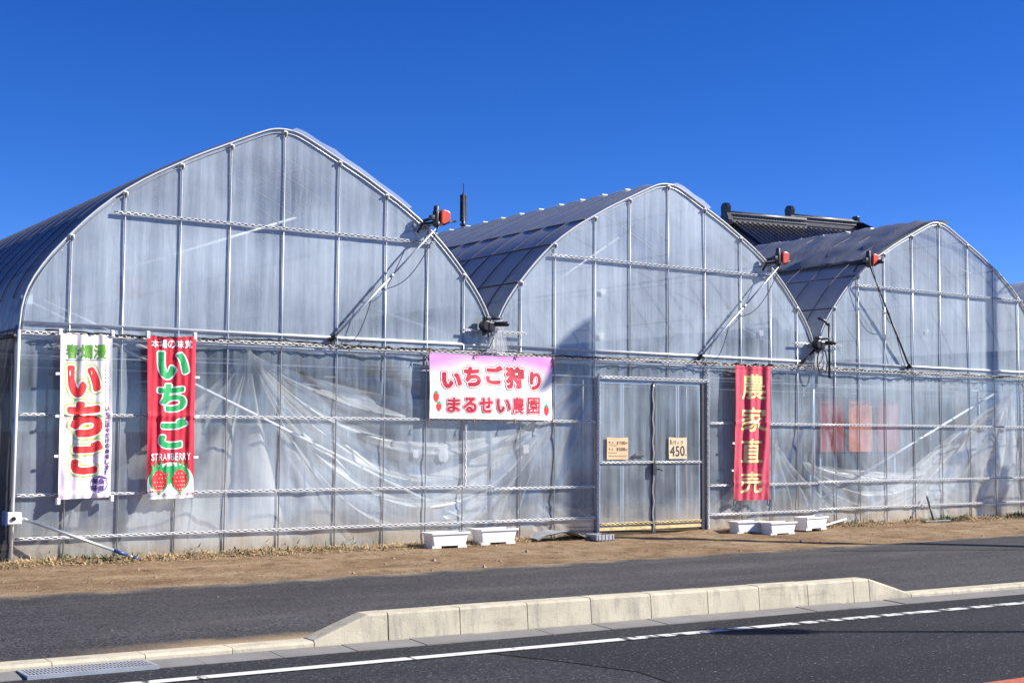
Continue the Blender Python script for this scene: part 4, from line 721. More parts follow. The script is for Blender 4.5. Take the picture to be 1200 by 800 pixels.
'直16': "'o&q'{&i2%&i28&q2:'j20't0g'u0d(%0a.:0R.A-=.A-6.O-=.n-G.u1k.v1u/)1t/r1k/|1`0#-~0#-R0--Y0L-V0k,m0y,N0x,A0k,90$(5/|(,/r(+/g(,/)(5.w,%.u,+.n,$.E+t.A)X.A)F.:)C(%)9'u'p'r'i'_'i&{ *~'u*R(%*R(N*~(U/D(U/R(N/O'u *~)V*R)~*R)g*R*,*~*2/D*2/R*,/R)~/D)V *~+3*R+:*R+D*R+Y*~+c/D+c/O+b/R+Y/R+:/D+3 *~,`*R,g*R,q*R-7*~-=/D-=/R-7/R,g/D,`",
'売16': "(>&G(J&C)C&[*2'#*k'K+@(#+_(Y+w)G,/*`,.*u,%+$+++%*u*u*m*,*Y)=*7(Y)w(?)9'r'p'H'j'6 .Q&~0|&X1K&c1^&q1u'<2-(92,(c1{(m1A)-1,)/0{(x0{(D0t't0g'd.u'f.n't.m*u.`+%-q+%-g+#-_*j-`'K-k'+.#&q.6&c (P)q)C)s)K*,)K+/)X+60H+60U+/0X){0g)q1V)q1`)w1d*,1d,31V,A(J,A(<,3(<*,(@)z )8,q0q,q1%,|1&-k0y-u-~-y-V.%-V.Y-~.c1u.d2%.n2#/g1k/o-~/o-V/|-V0k-G0y,J0u,C0k,C/r,9/o(+/l($/]($.y('.n(5.c,9.c,C.Y,C.%,9-y)/-x)$-k)$-,)',|",
'春30': ")|&=++&;+@&_.`&_/%&=/x&<07&G0>&~0?)R0H)V1K(y1`(x1r)(2O)q2E*717*n0;+Y0H+c20+g2>,)2:,w2%-,,m--,c-7,m-A0|-A17-H1@-V1A.E1,.`-<.d-G.m1K.o1Z.y1a/31_/|1V001A07-g07-]0A-_0k-R0|,N1-,10u,%08(_07(F0-(?/3(U.p+U.m+_.d(t.`(_.E(_-^(t-C*q-@*{-6*q--'{-,'c,q'b,)'p+j)c+a)e+Y)9+1'[*,'T)q'[)~(.)((J(p)g)R)i&~ +@(++=(D+K(N.`(M.f(D.`() +@)m+=*,+K*2.`*2.f*,.`)k +j+V+t+c.6+c.C+Y.6+S",
'爛30': "(8&=(U&6(t&T)M'K*((~*f'U*{'Q+@'f+J'_+K&Q+_&;,Y&;,j&Q,m'C-(',-='(.,'_.6'U.7&{.A&l.U&b/:&e/K&{/O'o0('K0%'+07&Q0H&=1K&=1k&G2%&[27'6270A200Z1u0e//0e.j0L.`0^.K0e+_0c+K0L+J/3+D/)++/0*i/)*Q.E*M0k*21&)C1%)50u).0a)..n)$.e(@.o(#.Y's-K'T+n'f+O(@+7(U+7(k+O)$,H)-,=)'+%(b)=(@(D'['6']&{ ,m(;,m)#-((q-T(m 0g(N09(m0g(w0m(m +@)5*D*U*L+x*{,(+@,k+H,g+J,H+J)G ,m-|,m.*-L.% 03-|03.*0k.% ,m/D,m/K-L/H 03/D03/K0k/H",
'漫30': "*[&=*{&6,N&R.K'103&R1`&91u&F2H'+2I'K2:'Z0R'x00(/1)(x1^)g1`*51D*K1u*V2)*j2(-,1u-=1V-B1R-K1S0L1A0e+j0h+P0V+P-K+K-B*{-7*t,|*t*u*z*`*q*X*f*]*2+))m*x'm'K'{'((_&Q)$&M*])=*f)G*{)=+U)=,k(/*='U*/'@*1'+ .A(k-f)3-q)</%)<//)3.K(h )m+:*2+D*~+x*_,H*G,`)$-Y(U-n(5-j'[-/'^,g ,D+d,?,),l,),m+n,c+d .6+d.2,).c,).`+e 0)+e0),,0[,)0~+n0R+d *9.E*Q.=*f.G+</)+>/H*q/m)M0a)$0r(i0p(607(5/l",
'本12': ",L&Q-T&Q-[(N0)(P03)=0q(^1V(72=)(1%*,0(+//:,=._-K1u-M1z.O-~.V-U0k-G0u,Y0u,H0k,D.V(5.V((.E()-V(5-L+6-L+9-A*~,3)m+%(_)i'f)('g(x(U(6)m)=)o(Y)w(P,D(N *2)Y+P+O,D-3,H)~ -~)X-U)g-~-/.Z+:/n)~",
'場12': "-c&Q-{&I.{'K/](N0=)u0r)q0R'_0='F//'F/:&f/D&R/Y&K0g&N17&c1R'61`'j1|*`1k*m-G*o-B*u-~+D20+D2:+O2:,320,A++,A*{,3+#+O+++F,D+D,B+:+U*@+@+'*=*`*9-A*=-L+@-L+J-V+J.E+@.R*=.T*50k):0k)6.Y'{.Q't.E'{-O)/-L)6-A)5*6'f)R'|(Y(@(Q*Q)W*X)R*@)=*D)3++(~,Y)t-=)t,N(i*{'U+_&q,Q'K-@(9.O)q//)u/0)~.K(I-3'+-3&v ,4,g1F,g1K0L1A0V,/0Q,,,q -3-Y-+-`-3.70H.00H-`0=-Y -3/)-+/3-3/a0H/]0H/)",
'の12': "-7'+-G&{-g'%//'I0G(91$(x1E)~1`+:1Y,31D,|0R.=/n.p///7.6/O-G/V,D/O+K/7*Q.i)m.:)--K(],](=+%(G)q(~)3(|(Y)w'r*G'j*q'q+j(R,X)q-D,3-g.E.U.:/D-n0%-,0>,R0O+O0H*`/{)~/D({.A(F,h(%,c't *2)2)c)`)K*U)N+O)b,3)w,]*f-V+K.&,O.E,U.:,:,]+U*K*n)=*G)+",
'味12': ".4&Q/8&Q/:)|0.(Y1B'61V',1`'32:'t0g)R/c+:2%+A20+O20,=2%,H/:,H/:.%1V.&1`.01`.y1V/)/:/)/:0a//0n.40k.,/),%/)+q.y+r.0,%.&.,.%.0,R.,,H+U,H+K,=+K+O+U+B-a+:,D)=*f't+E'++U',,c().,)t (3(D)/(A)9)3+6)3+@)=+@/g+6/r(@/r(//g )9*9)2*A)2.d)9.n*=.n*=*A",
'覚12': "(7&Q(J&G)C&U*.&f+3'6+t't,D(n-~(m-`'6-n&q.6&Y.u&N0|&N1`&`2''622(D1K(`13(Y10't0|'U.u'Q.c'_.i(m0)(n0:(x08-V)w-[)r(x*((n++(n+)(c*f(9)w'j'p'C'n'6 *{)~*t)g*{*3//*3/7*,//)~ *{*{*t+/*{+O//+O/7+D//*{ *{,=*t,H*{,k//,k/7,]//,= (>,g(J,])/,])@,g)C.40].40g.00i,g0|,]1`,]1n,g1m/)03/31(0A0|0Q0)0n/%/H.`/0-~/3-_/H-G/y,c0u+r0V,Y/3,N/0++/0*q/[*50L)w0c)c0d)/0J)&07)o/3(>/)",
'S18': ")='6)c'0*~'4+K'T,%(/,C(x,F)G,<*,+q*u+9+O)V,R)4,|)--A)7-V)N-j)w-v*f-n+?-V+j-3,&-7,&.d+@/.*Q/@)X/=(_.y((.E'c-V'`-,'j,R(5+k(t+3*Q*,*l)g*y)=*o(x*~(e*2(T)c(T(u(m(+)V'p)Z'f)R'f'|(@'U",
'T18': "*1'@*=':+@':+T'K+T-k.,-t.2.%.2.y.'/3'[/6'L/)'L.%'[-p*)-k*)'U",
'R18': "(4'@(@':)C':)W'K)W*K)c*S*G*G+#)q,f'@.,':.?'K.:'_,V*6+q+%,N+U,h,),s,R,s-7,c-u,H.E+t.l+@/+*~/6(@/6(-/)(,'U )X+v)X-n*G-r++-~+E-,+A,]+1,=*~+|",
'A18': "'B'@'Q':(c'@)~)G)m)O,Y)M-~'?.j':/%'E/''U.j(/+c/)+U/:*~/<*Q/3'>'_';'K *=*r++,n+y*u",
'W18': "*L'6*f'3*w'@-3,q-=,t/R'@/c'30)'83..d33/,3)/51u/61d/)/|*`/n*L-z/)-g/6,Y/4*~*F(f/)(U/6'D/3';/)'>.n*;'K",
'B18': "(1'@(@':+@':,%'F,_'_-('z-P(Y-_)3-_)q-R*A-&+%,=+O,c+|,y,R,z-V,m-|,N.O+_/%*q/6(@/6()/)()'U )X(`)X*W*f*Z+@*S+_*H,$*,,0)g,-)G+y)(+_(n*q([ )X,%)X-l*f-l+/-`+@-Q+O-,+N,q+E,R+5,=*{,/*Q,$",
'E18': "(1'@(@':,c':,n'@,s(D,i(Y)c([)W(c)X*W,N*W,^*j,^+n,T+x)X,%)W-k,Y-o,i.%,h/),^/3(@/6(+/,()'U",
'Y18': "*1'@*=':+O'@+V+D.=.n.?/).6/4,c/4*q,o*f,l(t/1'Q/6';/)'<.v*)+D*)'U",
'い35': "+2&{,/'-,m'_-M(c-r){-(*x,Y*z+b)(+K(m+%)(*~)q*B+/*8,R*>/>*(/V(i/[(U/P(L/3(Z+Y)#)G)I(D*#'U*N'6 0U(c0q(Z1v)(2')=1z*61K,=0x-V0)/,/Y/<.`.x.N.O/:-7/`,30**j0G(x",
'ち35': ",/&~-R&].U&m03'U0n(911(x1<*,0n+D0D+n/O,=.`,M-G,M+j,*+a,3,%-F0D-u0T.:0S/30H/E/x/M,D/$,N0A,/0U++0X*j0A*~.w(_/.(?.n(?-k(M-V*>-A)j+O)2){)6)~)c)@*Q)/+@*(+t*M-~*y/%*g/D*O/W){/N)G/:)(.A(R-((;*{(B*_(9*T'j*p&q++&b",
'ご35': "+O&f.6&a0R'%0r'@0r(N0R(h-R(B,D(B+6(W*f(n*Q)3*M)R*a*U*Y*u*G+&)9+,)#*j(h)=)&(/)w'9 *=-k-3-b/n-p03.80R.21K.d1u.`2O.y2^/H1`1#1K111,110=0b/x0e/:0I/-0-/D/Q.,/G)c/O)L/3)N.0)m-m",
'は35': "(w&f)w&a*9&q*?'j+-*A+(*`*Q+.)v+%*1-7*^/r*Q08*(0C)90G(v0-(L,](E)3(^'@ -9&f.A&d//&w/j'K0=(C1A'P1`'N2A(D2B(c2%),02*A0*,g1k-)1z-A1z.:1`.Z0,.O000-/n0G.`0F.K07.A.@+t.G+R.0+Q-,+j,k.I,].P*j-=*e,9*F+U)i+8)(+=(/+_'M,N&x -=(D,l(c-()--q)<.W)3.A(K-{(?",
'今35': "-;&2-~&4-y&Q17*`1C+/17+E0R+c.c+c.s,).h,H-=-a,F.:-(.{//-,1A+d1k+j2T,g2E-/0R.2.`/W.(07.-0V-{0l,x19,_10+j0'*Q.o)/-r'[-('L,g(5+c(U+W)p,=+@-A-'+n-(+b)/+a(o+D(o*K)9**.U)|,6'+,D&X",
'だ35': ")>&Q)c&~*;'t+q-,-q-J.4-k.5.d-{/',6.n,H0-,%0J*{0Q*~0A*G.X(5.['p.E's-A(+-)*',q)7*,()'@(=&q .&&f/n&a1A&r1T'61V(917(P/Y(?-{(L-a(Y-T(x-b)q-Y*6-G*B,9*D,**,+v)(,,'t,m'/ ,u+O1,+J1E+c1I,g1,-'03-.,x-%,a,],a+n /x-V0=-Q0t-k1,.&1V-{23.:2B.O2A.n2%/H170O0q0P0)0%/c0*.v/].x/3",
'け35': "-:&Q-g&L.U'$/7'_/`(D01)q0=,T1k,f2),|2*.01u.D0<.:0;07/x0Q.j0Q.R0A.U.++j.5+M-u+M,q+_,Y.],H.Z*j.A)R-q(g,D'U,N'. )9&{*2'&*J'6*P(/+8*`+/+%*f+?*G+J*(+;*#+D*--,*~0(*=0B)C0J)$0E(o0-(E+Y(V(m(|'6",
'の35': "-;&f.K&t/:'40S(%17(k1Y)R1w+:1o,=1Y-,0a.O/{/)///P-G/m,D/f+6/I)c.O(t-Y(H,g(.+n(&+%(4)~(i(J)9'{)m'^*G'S*{'~+K'p,%(G,m)g-V+x-{.*.U-{/:-X/i,|0(,H08+O0,*U/f)g/%)'.6(Z,c(=,R(/,N'j *G)D)t)q)a*`)w,)*r-A+U-j,9.&+k+x+@*U*k)~",
'美35': "(/&=(U&7)C&E++&y,9'b-((Y.,'T/D&k1A&81`&71x&G2L'62>'_03(7.h)(1u)120)<29*A1{*`2D+%2C,)2%,<-q,<-j,H0|,M1=,]1B-`1,-y-j.%1K.*1j.:1p/>1`/V/w/]0D0A0E0a060u/%14-{/~,%/~+(1&*~16)m0t)Z0a)Z0A*+/](J/Z(5/K(0.O(J.,,0.%(t-x(`-V(`,q(t,R,%,M,0,=(+,<'f,+'d+%(6*`'y*A'y)R(+)<(@)1+;)(*((;'['Y'U'6",
'味35': ".(&=//&4/M&G/Y(s0R'_1K&p1k&w2O'g2M(/1;)=0.+%26+/2F+D2D,H2%,_/Y,_/Q,g/Y-i1V-i1o-u1w.01o/31V/@/Y/@/P0k//1+.61+-x0u-r/H-g/@,%/@+_//+U/r+@0,(+0+'r/g'w(9(5(')/(')E(9)N(u+@(x+W)=+X+%-3+*-5*u,P)q+_(x*X(/*P'j+6&s+U&l,k'j-q)*-r&~ )N*P)I.O)w.W*&.O*%*U +_,_+W,g+_.#,%-i-q-e-q,c",
'し35': ",>&Q-g&T/Y'211(D1d)(1l)G17*70g*M0N*A/O)3.,(F,Y(4+h(N+P(m+F)=+X07+@0M*(0Q)m0E)d0-)d(c*('j*_'++U&~",
'さ35': ",/&~.,&Z/n&l03'+06(9/n(P-q(8,Y(8+@(T*t(x*j)G*t){+>*j+9+/*2+P)m+K)D*U)0)g)0(x)B(9)c'b*='6+K&e /s)g0>)q0p*j/C-71;-k1F.E1>/)1//>0q/C.j.p.=0L-q0c,x0X,~0A-'.d,x._)9.p(s.d(o-V)/-5*Q-*-~-..H+Y-/+O,v*U-$*6-=*'",
'!35': "(d&{)N'*){'_*#(9)p(Y)9)&(J(x(((Y'u(9'u'j(*'K ([)G)/)@)Q)g)y,q)j.n)N/B)$/Q(_/M(</3'y.0(&+x(>*,",
'新30': "0&&=0q&<12&Q14+n20+u2D,)2G-,20-A.j-A.`-K.a.n1k/Z2%/r1y07170s0|0u-R0'-=/q+K/y*w0u*Q11)U0k)c/y's/r'j.n'{.Y(U.P(p-V(i-H'e-A'~,='{,%)m,%)s+Y'{+S'c+D'c*A'{*/(X*,'Z(D'^(%(J'N(t'e)C&R*~&S*{&b+<'++K)0,''t,D'],@&{-(&F-G&G-v'6.D(N.~*,.a+n/Y+t/c+c/c&~ )/'k)%'t)m)H)s't ,x)6,N*/-1*, +K+S+A+c+K,%-9+x-3+R *G-H*(.Q++.U*j-K ,D-H,c.O-3.X-7-K",
'鮮30': "(5&=(U&8(i&J)N'p)R&{)m&c*Q&h*q'>*x&{+6&j+t&u,9'M,Y&o-G''-Y'K-#(x-3)(.U)(._(x.f&G/%&90)&C03)'20)(2N)=2O*62@*K00*U03+C1k+E2%+Y1u,`00,q03-P1u-R23-`20.n1:/)1t0L1k0o0q1-0R1&/c/3/O.y//.z.61#-q1*-30n,{0L-V/),m.u,Y.>,%.>+t.E,D/H,9/h+_0/*~0-*Q07*V0k*G0|)c1-)91#(I.n'Q-A(8,R(9)~(E)=($'j'T&q -(*Q-(+I._+:.U*O )c*`)Z+/)w+2)w*a +@*a+<+/+U+2+[*j )c,O)Y,q)w,v)z,R +@,O+:,q+U,x+Y,R -(,c-(-P._-K.U,g )m.A*(.j*N.d*=.D",
'美30': "(>&=)C&J++'%,9'i-((b-{'c/D&q0|&C1`&=1r&G2G'62:'~/n(>.W)32%):24)R2)*U-Z*`-g*m2%*m2?+%2A+x20,4-d,=-g,Q0|,R17,]1>-V1,-s-q-u-d.%-q./1K./1d.:1k/31`/P/q/]0?0A030q/%1.-{/W,%/W*|1&*~11)m0n)~0V*2/Y(U/W(9/H(5.O(J.2,/./,5.%,/-v)$-u(e-V(h,g)$,S,/,Q,/,7(+,7'j,)'f+/'{*p,(*j+t*](@*](+*R($)R(5):+I)3*z(c*((6'^'U'['3(*&G",
'味30': ".1&=//&9/G&G/O)30X'_1K&u1k'$2K'j2H(/17):0(+%03+/20+12@+D2?,H2%,Z/L,]/L-k1`-p1r.01o/)1V/;/O/;/E0u.61&-y0k-u/>+t/:+^.y+_.0+t-p-u-k-u,]+U,Z+R/g+H/|(+0%'w/g'{(>(5(,)/(,)C(D)E(x+@)#+R)=+U+/-=+.,F)~*~(,*V'j+6&z+U&q,d'j-q)2-w&~ )N*K)D*U)E.Y*(.~*+*U",
'大12': "(K&Q(_&N)X&y+2(9,4)~-(+Z-_*6.n(N/x'E1A&O1V&O25'K0`(D/Q)R.U+$-v,R1u,Y2),g2%-_-R-c-X0k-G0u,Y0u,K0k,9-e(+-b($,g(5,Y,(,R+`+:*~)N)c(Q'p'F'n'6",
'人12': "(R&Q(g&Q)X'&+8(Y,9*2-(,4-e*K.?)G/]'j0]'$1V&R26'620'S0q(=/n)=/**A.O+O-{,q-Y.O-R0p,I0k,:.E+t,]+@+%*R)~)@(D'k'@",
'小12': "*`&Q+@&G,m&R-@&f-X'6-~0V-R0g,Y0g,N0V,N'j,D'U*G'S*B'@ 1B(c2D)(2=)g0q-&06.0/x.5/:-w/4-`0R+% (K(x(U(o(f(x)h*`*~-7*f-k*~-|)m.0)U.%(_+/'`)R'k)=",
'円12': "(A&Q(U&G)J&Q)J*u)X*|0R*|0]*u0]'_0H'Q.j'Q.a'@//&K0|&R1V&q1g'K1c0-(E0- )N,()M/),D/),D,) -R,(-R/)0]/)0],(",
'112': ")V'K)c'@*f'@*t'K*t.y*f/0)V/)",
'パ12': "(p'@)/':)G'U*p*A,$.E,(.d+t.p++/%*o.y*N-,)t+:(z)=()'t(+'_ 0P'@0]':1V'U1c'j/|,R.j/&.U/0-Y.d/0+D 0D-u0q-k1A-r1j.020.Y2:/)20/g1`0A1A0Q0]0V030G/V/]/W.d/r.: 0g.Y0H.n0=/>0]/e0|/k1A/Y1L/)17.d",
'ッ12': "+H&Q,%&a-='G.6(,/.)(/i){0=+%0x-,0t-A0)-[/g-V/:+Y.3)g,Y(D*]'K*c'6 *;*K*Q*B+6*Y+C*u*E-A*2-H)=,| ,e+/,x+%-g+?-m+O,m-|+q-V",
'ク12': "*H&q+@'/,c'q-g(Y.b)R/D*A0=+q19.:16.O0H.|/x.q-(.q,x.y-U0-,N0R,:0L+f/>*t.%)j,q(R+x(J+n(U+Y)C+)*_,),9-k/Y-k/`-`.Y+D-7)g+V(Y)Y'j)~'U",
'412': "*]'K*q'@+t'@,$'K,$)g,l)q,h+%,$+/,$/)+t/:+:/3'J*K'J){'[)j*~)g )N+))N+:*~,]*~+/",
'512': "(u'@*('6*q'E+U'j,9(c,J){,%+9*{,()b,=)b-u,%-z,(.y+t/0(L/)(N+%)m+%*=*s*q*K+,)g*f({*((W)9(U(+)''p(x'r'j",
'012': ")Y'@*2'6*q'>+_'j,I(x,f*6,e,=,D-],-.0+K.q*q/2*=/:)9/$(J.='|-K'_+x'c*6(&(x(Y(%)/'S )w(X)R(x)2)g)$+n)9,|)N-L)m-l*=-y*n-`+6-#+K+c+K*j+6)R*v(x*Q(X",
'712': ")1'@)N'6)Z'@,v.d,x/.'r/)'p.%'{-s+$-k(D'j",
}

# ------------------------------------------------------------------ lettering
def dec(s):
    s = s.replace('~', '\\'); out = []
    for L in s.split(' '):
        n = [(ord(L[i])-35)*90 + ord(L[i+1])-35 for i in range(0, len(L), 2)]
        out.append([(n[i]/1000-.4, n[i+1]/1000-.4) for i in range(0, len(n), 2)])
    return out
GC = {k: dec(v) for k, v in GLYPHS.items()}
def bbox(Ls):
    X = [p[0] for L in Ls for p in L]; Y = [p[1] for L in Ls for p in L]; return min(X), min(Y), max(X), max(Y)
def fill2d(loops):
    c = bpy.data.curves.new('tmp', 'CURVE'); c.dimensions = '2D'; c.fill_mode = 'BOTH'
    for L in loops:
        s = c.splines.new('POLY'); s.points.add(len(L)-1); s.use_cyclic_u = True
        for p, q in zip(s.points, L): p.co = (q[0], q[1], 0, 1)
    o = bpy.data.objects.new('tmp', c); COL.objects.link(o); bpy.context.view_layer.update()
    me = bpy.data.meshes.new_from_object(o.evaluated_get(bpy.context.evaluated_depsgraph_get()))
    bpy.data.objects.remove(o); bpy.data.curves.remove(c); return me
class Panel:
    """a hanging sheet; (u,v) run 0..1 across and down; P(u,v,d) gives the point d in front of the cloth"""
    def __init__(s, tl, tr, br, bl, y, ripple, crease=(), sag=.010, sway=.004):
        s.sag = sag; s.sway = sway
        s.c = [Vector((p[0], 0, p[1])) for p in (tl, tr, br, bl)]; s.y = y; s.r = ripple; s.cr = crease
        s.w = (s.c[1]-s.c[0]).length; s.h = (s.c[3]-s.c[0]).length
    def P(s, u, v, d=0):
        a = s.c[0].lerp(s.c[1], u).lerp(s.c[3].lerp(s.c[2], u), v)
        a.z -= s.sag*sin(pi*u)*(1-v)**3; a.x += s.sway*sin(v*4+s.c[0].x)*min(1, v*2)
        b = s.r(u, v)
        for z, amp in s.cr: b += amp*math.exp(-((a.z-z)/.022)**2)
        return Vector((a.x, s.y - b - d, a.z))
    def cloth(s, name, m, root, nu=44, nv=70, hem=None):
        b = MB(); b.grid(nu, nv, lambda i, j: s.P(i/nu, j/nv)); b.grid(nu, nv, lambda i, j: s.P(1-i/nu, j/nv, -.0025)); return b.build(name, m, root, True)
    def ink(s, loops, d, m, name, root, nu=26, nv=56):
        """loops in (u,v): filled, cut along the sheet's folds and laid on it"""
        bm = bmesh.new()
        for k, L in enumerate(loops):
            me = fill2d([[(u, 1-v) for u, v in l] for l in L]); t = bmesh.new(); t.from_mesh(me)
            for v in t.verts: v.co.z = k*.00006
            t.to_mesh(me); t.free(); bm.from_mesh(me); bpy.data.meshes.remove(me)
        us = [v.co.x for v in bm.verts]; vs = [v.co.y for v in bm.verts]
        for i in range(1, nu):
            if min(us) < i/nu < max(us): bmesh.ops.bisect_plane(bm, geom=bm.verts[:]+bm.edges[:]+bm.faces[:], plane_co=(i/nu, 0, 0), plane_no=(1, 0, 0))
        for i in range(1, nv):
            if min(vs) < i/nv < max(vs): bmesh.ops.bisect_plane(bm, geom=bm.verts[:]+bm.edges[:]+bm.faces[:], plane_co=(0, i/nv, 0), plane_no=(0, 1, 0))
        for v in bm.verts: v.co = s.P(v.co.x, 1-v.co.y, d+v.co.z)
        me = bpy.data.meshes.new(name); bm.to_mesh(me); bm.free(); me.materials.append(m)
        for p in me.polygons: p.use_smooth = True
        o = bpy.data.objects.new(name, me); COL.objects.link(o); o.parent = root; o.matrix_parent_inverse = inv_world(root); return o
def put(ch, lev, box, core):
    """contours of a glyph at outline level lev, scaled so that its core fills box (u0,v0,u1,v1)"""
    x0, y0, x1, y1 = bbox(GC[ch+str(core)]); u0, v0, u1, v1 = box
    return [[(u0+(x-x0)/(x1-x0)*(u1-u0), v1-(y-y0)/(y1-y0)*(v1-v0)) for x, y in L] for L in GC[ch+str(lev)]]
def oval(cx, cy, rx, ry, n=20, f=None):
    return [(cx+rx*cos(2*pi*i/n)*(f(i/n) if f else 1), cy+ry*sin(2*pi*i/n)) for i in range(n)]
def row(chars, lev, u0, v0, u1, v1, gap=.08):
    n = len(chars); wd = (u1-u0)/(n+(n-1)*gap); return [put(c, lev, (u0+i*wd*(1+gap), v0, u0+i*wd*(1+gap)+wd, v1), lev) for i, c in enumerate(chars)]
def pxbox(b, corners):
    """photo-crop pixels to (u,v) of a panel whose corners are tl,tr,br,bl in the same crop"""
    tl, tr, br, bl = corners
    def one(x, y):
        v = .5
        for _ in range(6):
            l = (tl[0]+(bl[0]-tl[0])*v); r = (tr[0]+(br[0]-tr[0])*v); u = (x-l)/(r-l)
            t = tl[1]+(tr[1]-tl[1])*u; bt = bl[1]+(br[1]-bl[1])*u; v = (y-t)/(bt-t)
        return u, v
    a, c = one(b[0], b[1]), one(b[2], b[3]); return (*a, *c)

# --- white banner
def tie_knots(root, pts, dark=False):
    for x, y, z in pts:
        b = MB(); b.tube([(x-.012, y-.012, z-.03), (x, y-.02, z), (x+.012, y-.012, z+.028)], .009, 5)
        b.tube([(x, y-.018, z), (x-.02, y-.022, z-.055)], .004, 4); b.tube([(x, y-.018, z), (x+.022, y-.02, z-.045)], .004, 4)
        b.build('tie', M_['rope'] if not dark else M_['black'], root, True)
def loops_on(root, pan, us, vs, m):
    for u, v in zip(us, vs):
        p = pan.P(u, v); s = -1 if u < .5 else 1
        b = MB(); b.hull8([(p.x-.008, p.y-.004, p.z-.014), (p.x+s*.05, p.y-.006, p.z-.014), (p.x+s*.05, p.y+.006, p.z-.014), (p.x-.008, p.y+.004, p.z-.014),
                           (p.x-.008, p.y-.004, p.z+.014), (p.x+s*.05, p.y-.006, p.z+.014), (p.x+s*.05, p.y+.006, p.z+.014), (p.x-.008, p.y+.004, p.z+.014)])
        b.build('side_loop', m, root)
def rip1(u, v): return .009*sin(u*17+.9*sin(v*3)) + .006*sin(u*31+v*3+1) + .014*fbm(u*3, v*2.5, 1) + .014
wb = thing('vertical_banner', (.72, -.03, .68), 'white vertical banner with red bubble lettering, first from the left corner', 'banner', 'strawberry banners on the film')
p1 = Panel((.42, 2.475), (.99, 2.485), (1.02, .70), (.45, .685), -.092, rip1, ((1.598, .016), (.735, .012)))
def blotch_cloth():
    m = mat('printed_white_cloth', (.80,.75,.79), .85, bump=.15, bump_scale=300); t = m.node_tree; b = t.nodes['Principled BSDF']
    ob = mapped(t, (3, 3, 2)); f = rng(t, nz(t, ob, 1.2, 5, .6), .42, .62, 0, 1)
    c = mixc(t, f, (.84, .82, .83), (.80, .62, .74)); f2 = rng(t, nz(t, mapped(t, (5, 5, 3), (4, 1, 2)), 1.0, 5, .6), .58, .72, 0, .8)
    sx = t.nodes.new('ShaderNodeSeparateXYZ'); tc = t.nodes.new('ShaderNodeTexCoord'); t.links.new(tc.outputs['Object'], sx.inputs[0])
    f2 = mth(t, 'MULTIPLY', f2, rng(t, sx.outputs['X'], .5, .72, 1, 0))
    c = mixc(t, f2, c, (.85, .55, .25)); t.links.new(c, b.inputs['Base Color']); return m
p1.cloth('cloth', blotch_cloth(), wb)
C1 = ((80, 45), (297, 40), (290, 737), (50, 745))
kana = [('い', (105, 178, 243, 310)), ('ち', (99, 332, 250, 480)), ('ご', (113, 500, 250, 637))]
for lev, d, m, nm in ((145, .0022, 'ink_lime', 'outer_outline'), (110, .0032, 'ink_white', 'inner_outline'), (62, .0042, 'ink_red', 'lettering')):
    p1.ink([put(c, lev, pxbox(b, C1), 62) for c, b in kana], d, M_[m], nm, wb)
p1.ink(row('春爛漫', 30, *pxbox((103, 86, 270, 145), C1)) + [[[(.10, .158), (.88, .152), (.88, .156), (.10, .162)]]], .0030, M_['ink_leaf'], 'heading', wb)
vt = 'いちごは今だけの美味しさ!'; L = []
for i, c in enumerate(vt):
    y0 = 350+i*22.6; L.append(put(c, 35, pxbox((263, y0, 282 if c != '!' else 270, y0+20), C1), 35))
for i in range(10): L.append([[(.86+a, .19+i*.024+bb) for a, bb in ((0, 0), (.022, 0), (.022, .010), (0, .010))]])
p1.ink(L, .0052, M_['ink_purple'], 'lettering', wb)
ring = [oval(.775, .915, .165, .052, 36), oval(.775, .915, .155, .049, 36)]
L = [ring] + [put(c, 30, pxbox(b, C1), 30) for c, b in (('新', (236, 655, 262, 682)), ('鮮', (234, 685, 260, 712)), ('美', (206, 655, 231, 682)), ('味', (203, 685, 229, 712)))]
L.append([[(.68, .872), (.76, .868), (.88, .874), (.94, .884), (.86, .882), (.76, .876)]])
p1.ink(L, .0056, M_['ink_purple'], 'stamp', wb)
hl = [[oval(.19, .24, .012, .018, 10)], [oval(.60, .235, .010, .012, 10)], [oval(.28, .435, .03, .004, 10)], [oval(.32, .665, .05, .004, 10)], [oval(.63, .792, .05, .004, 10)]]
p1.ink(hl, .0060, M_['ink_white'], 'highlight', wb)
for x, z in ((.42, 2.49), (.99, 2.50), (.45, .67), (1.03, .69)):
    b = MB(); b.box(x-.02, x+.02, -.118, -.06, z-.04, z+.035); b.build('corner_tie', M_['white_cloth'], wb, bevel=.008)
loops_on(wb, p1, (0, 0, 0), (.245, .50, .74), M_['white_cloth'])

# --- red banner
rb = thing('vertical_banner', (1.69, -.03, .67), 'bright red vertical banner with green lettering and two printed strawberries', 'banner', 'strawberry banners on the film')
def rip2(u, v): return .007*sin(u*22+.8*sin(v*4)) + .005*sin(u*41+v*3+1) + .014*fbm(u*3, v*2.5, 6) + .014
p2 = Panel((1.39, 2.495), (1.96, 2.51), (1.975, .675), (1.44, .665), -.092, rip2, ((1.598, .016), (.735, .012)))
p2.cloth('cloth', M_['red_cloth'], rb)
C2 = ((75, 48), (285, 47), (264, 742), (75, 742))
dome = [(0, 1), (0, .90)] + [(.5-.5*cos(pi*i/16), .90-.122*sin(pi*i/16)) for i in range(1, 16)] + [(1, .90), (1, 1)]
p2.ink([[dome]], .0018, M_['ink_white'], 'white_ground', rb)
kana = [('い', (120, 114, 248, 230)), ('ち', (120, 252, 236, 370)), ('ご', (124, 400, 238, 528))]
for lev, d, m, nm in ((90, .0022, 'ink_white', 'outline'), (48, .0034, 'ink_green', 'lettering')):
    p2.ink([put(c, lev, pxbox(b, C2), 48) for c, b in kana], d, M_[m], nm, rb)
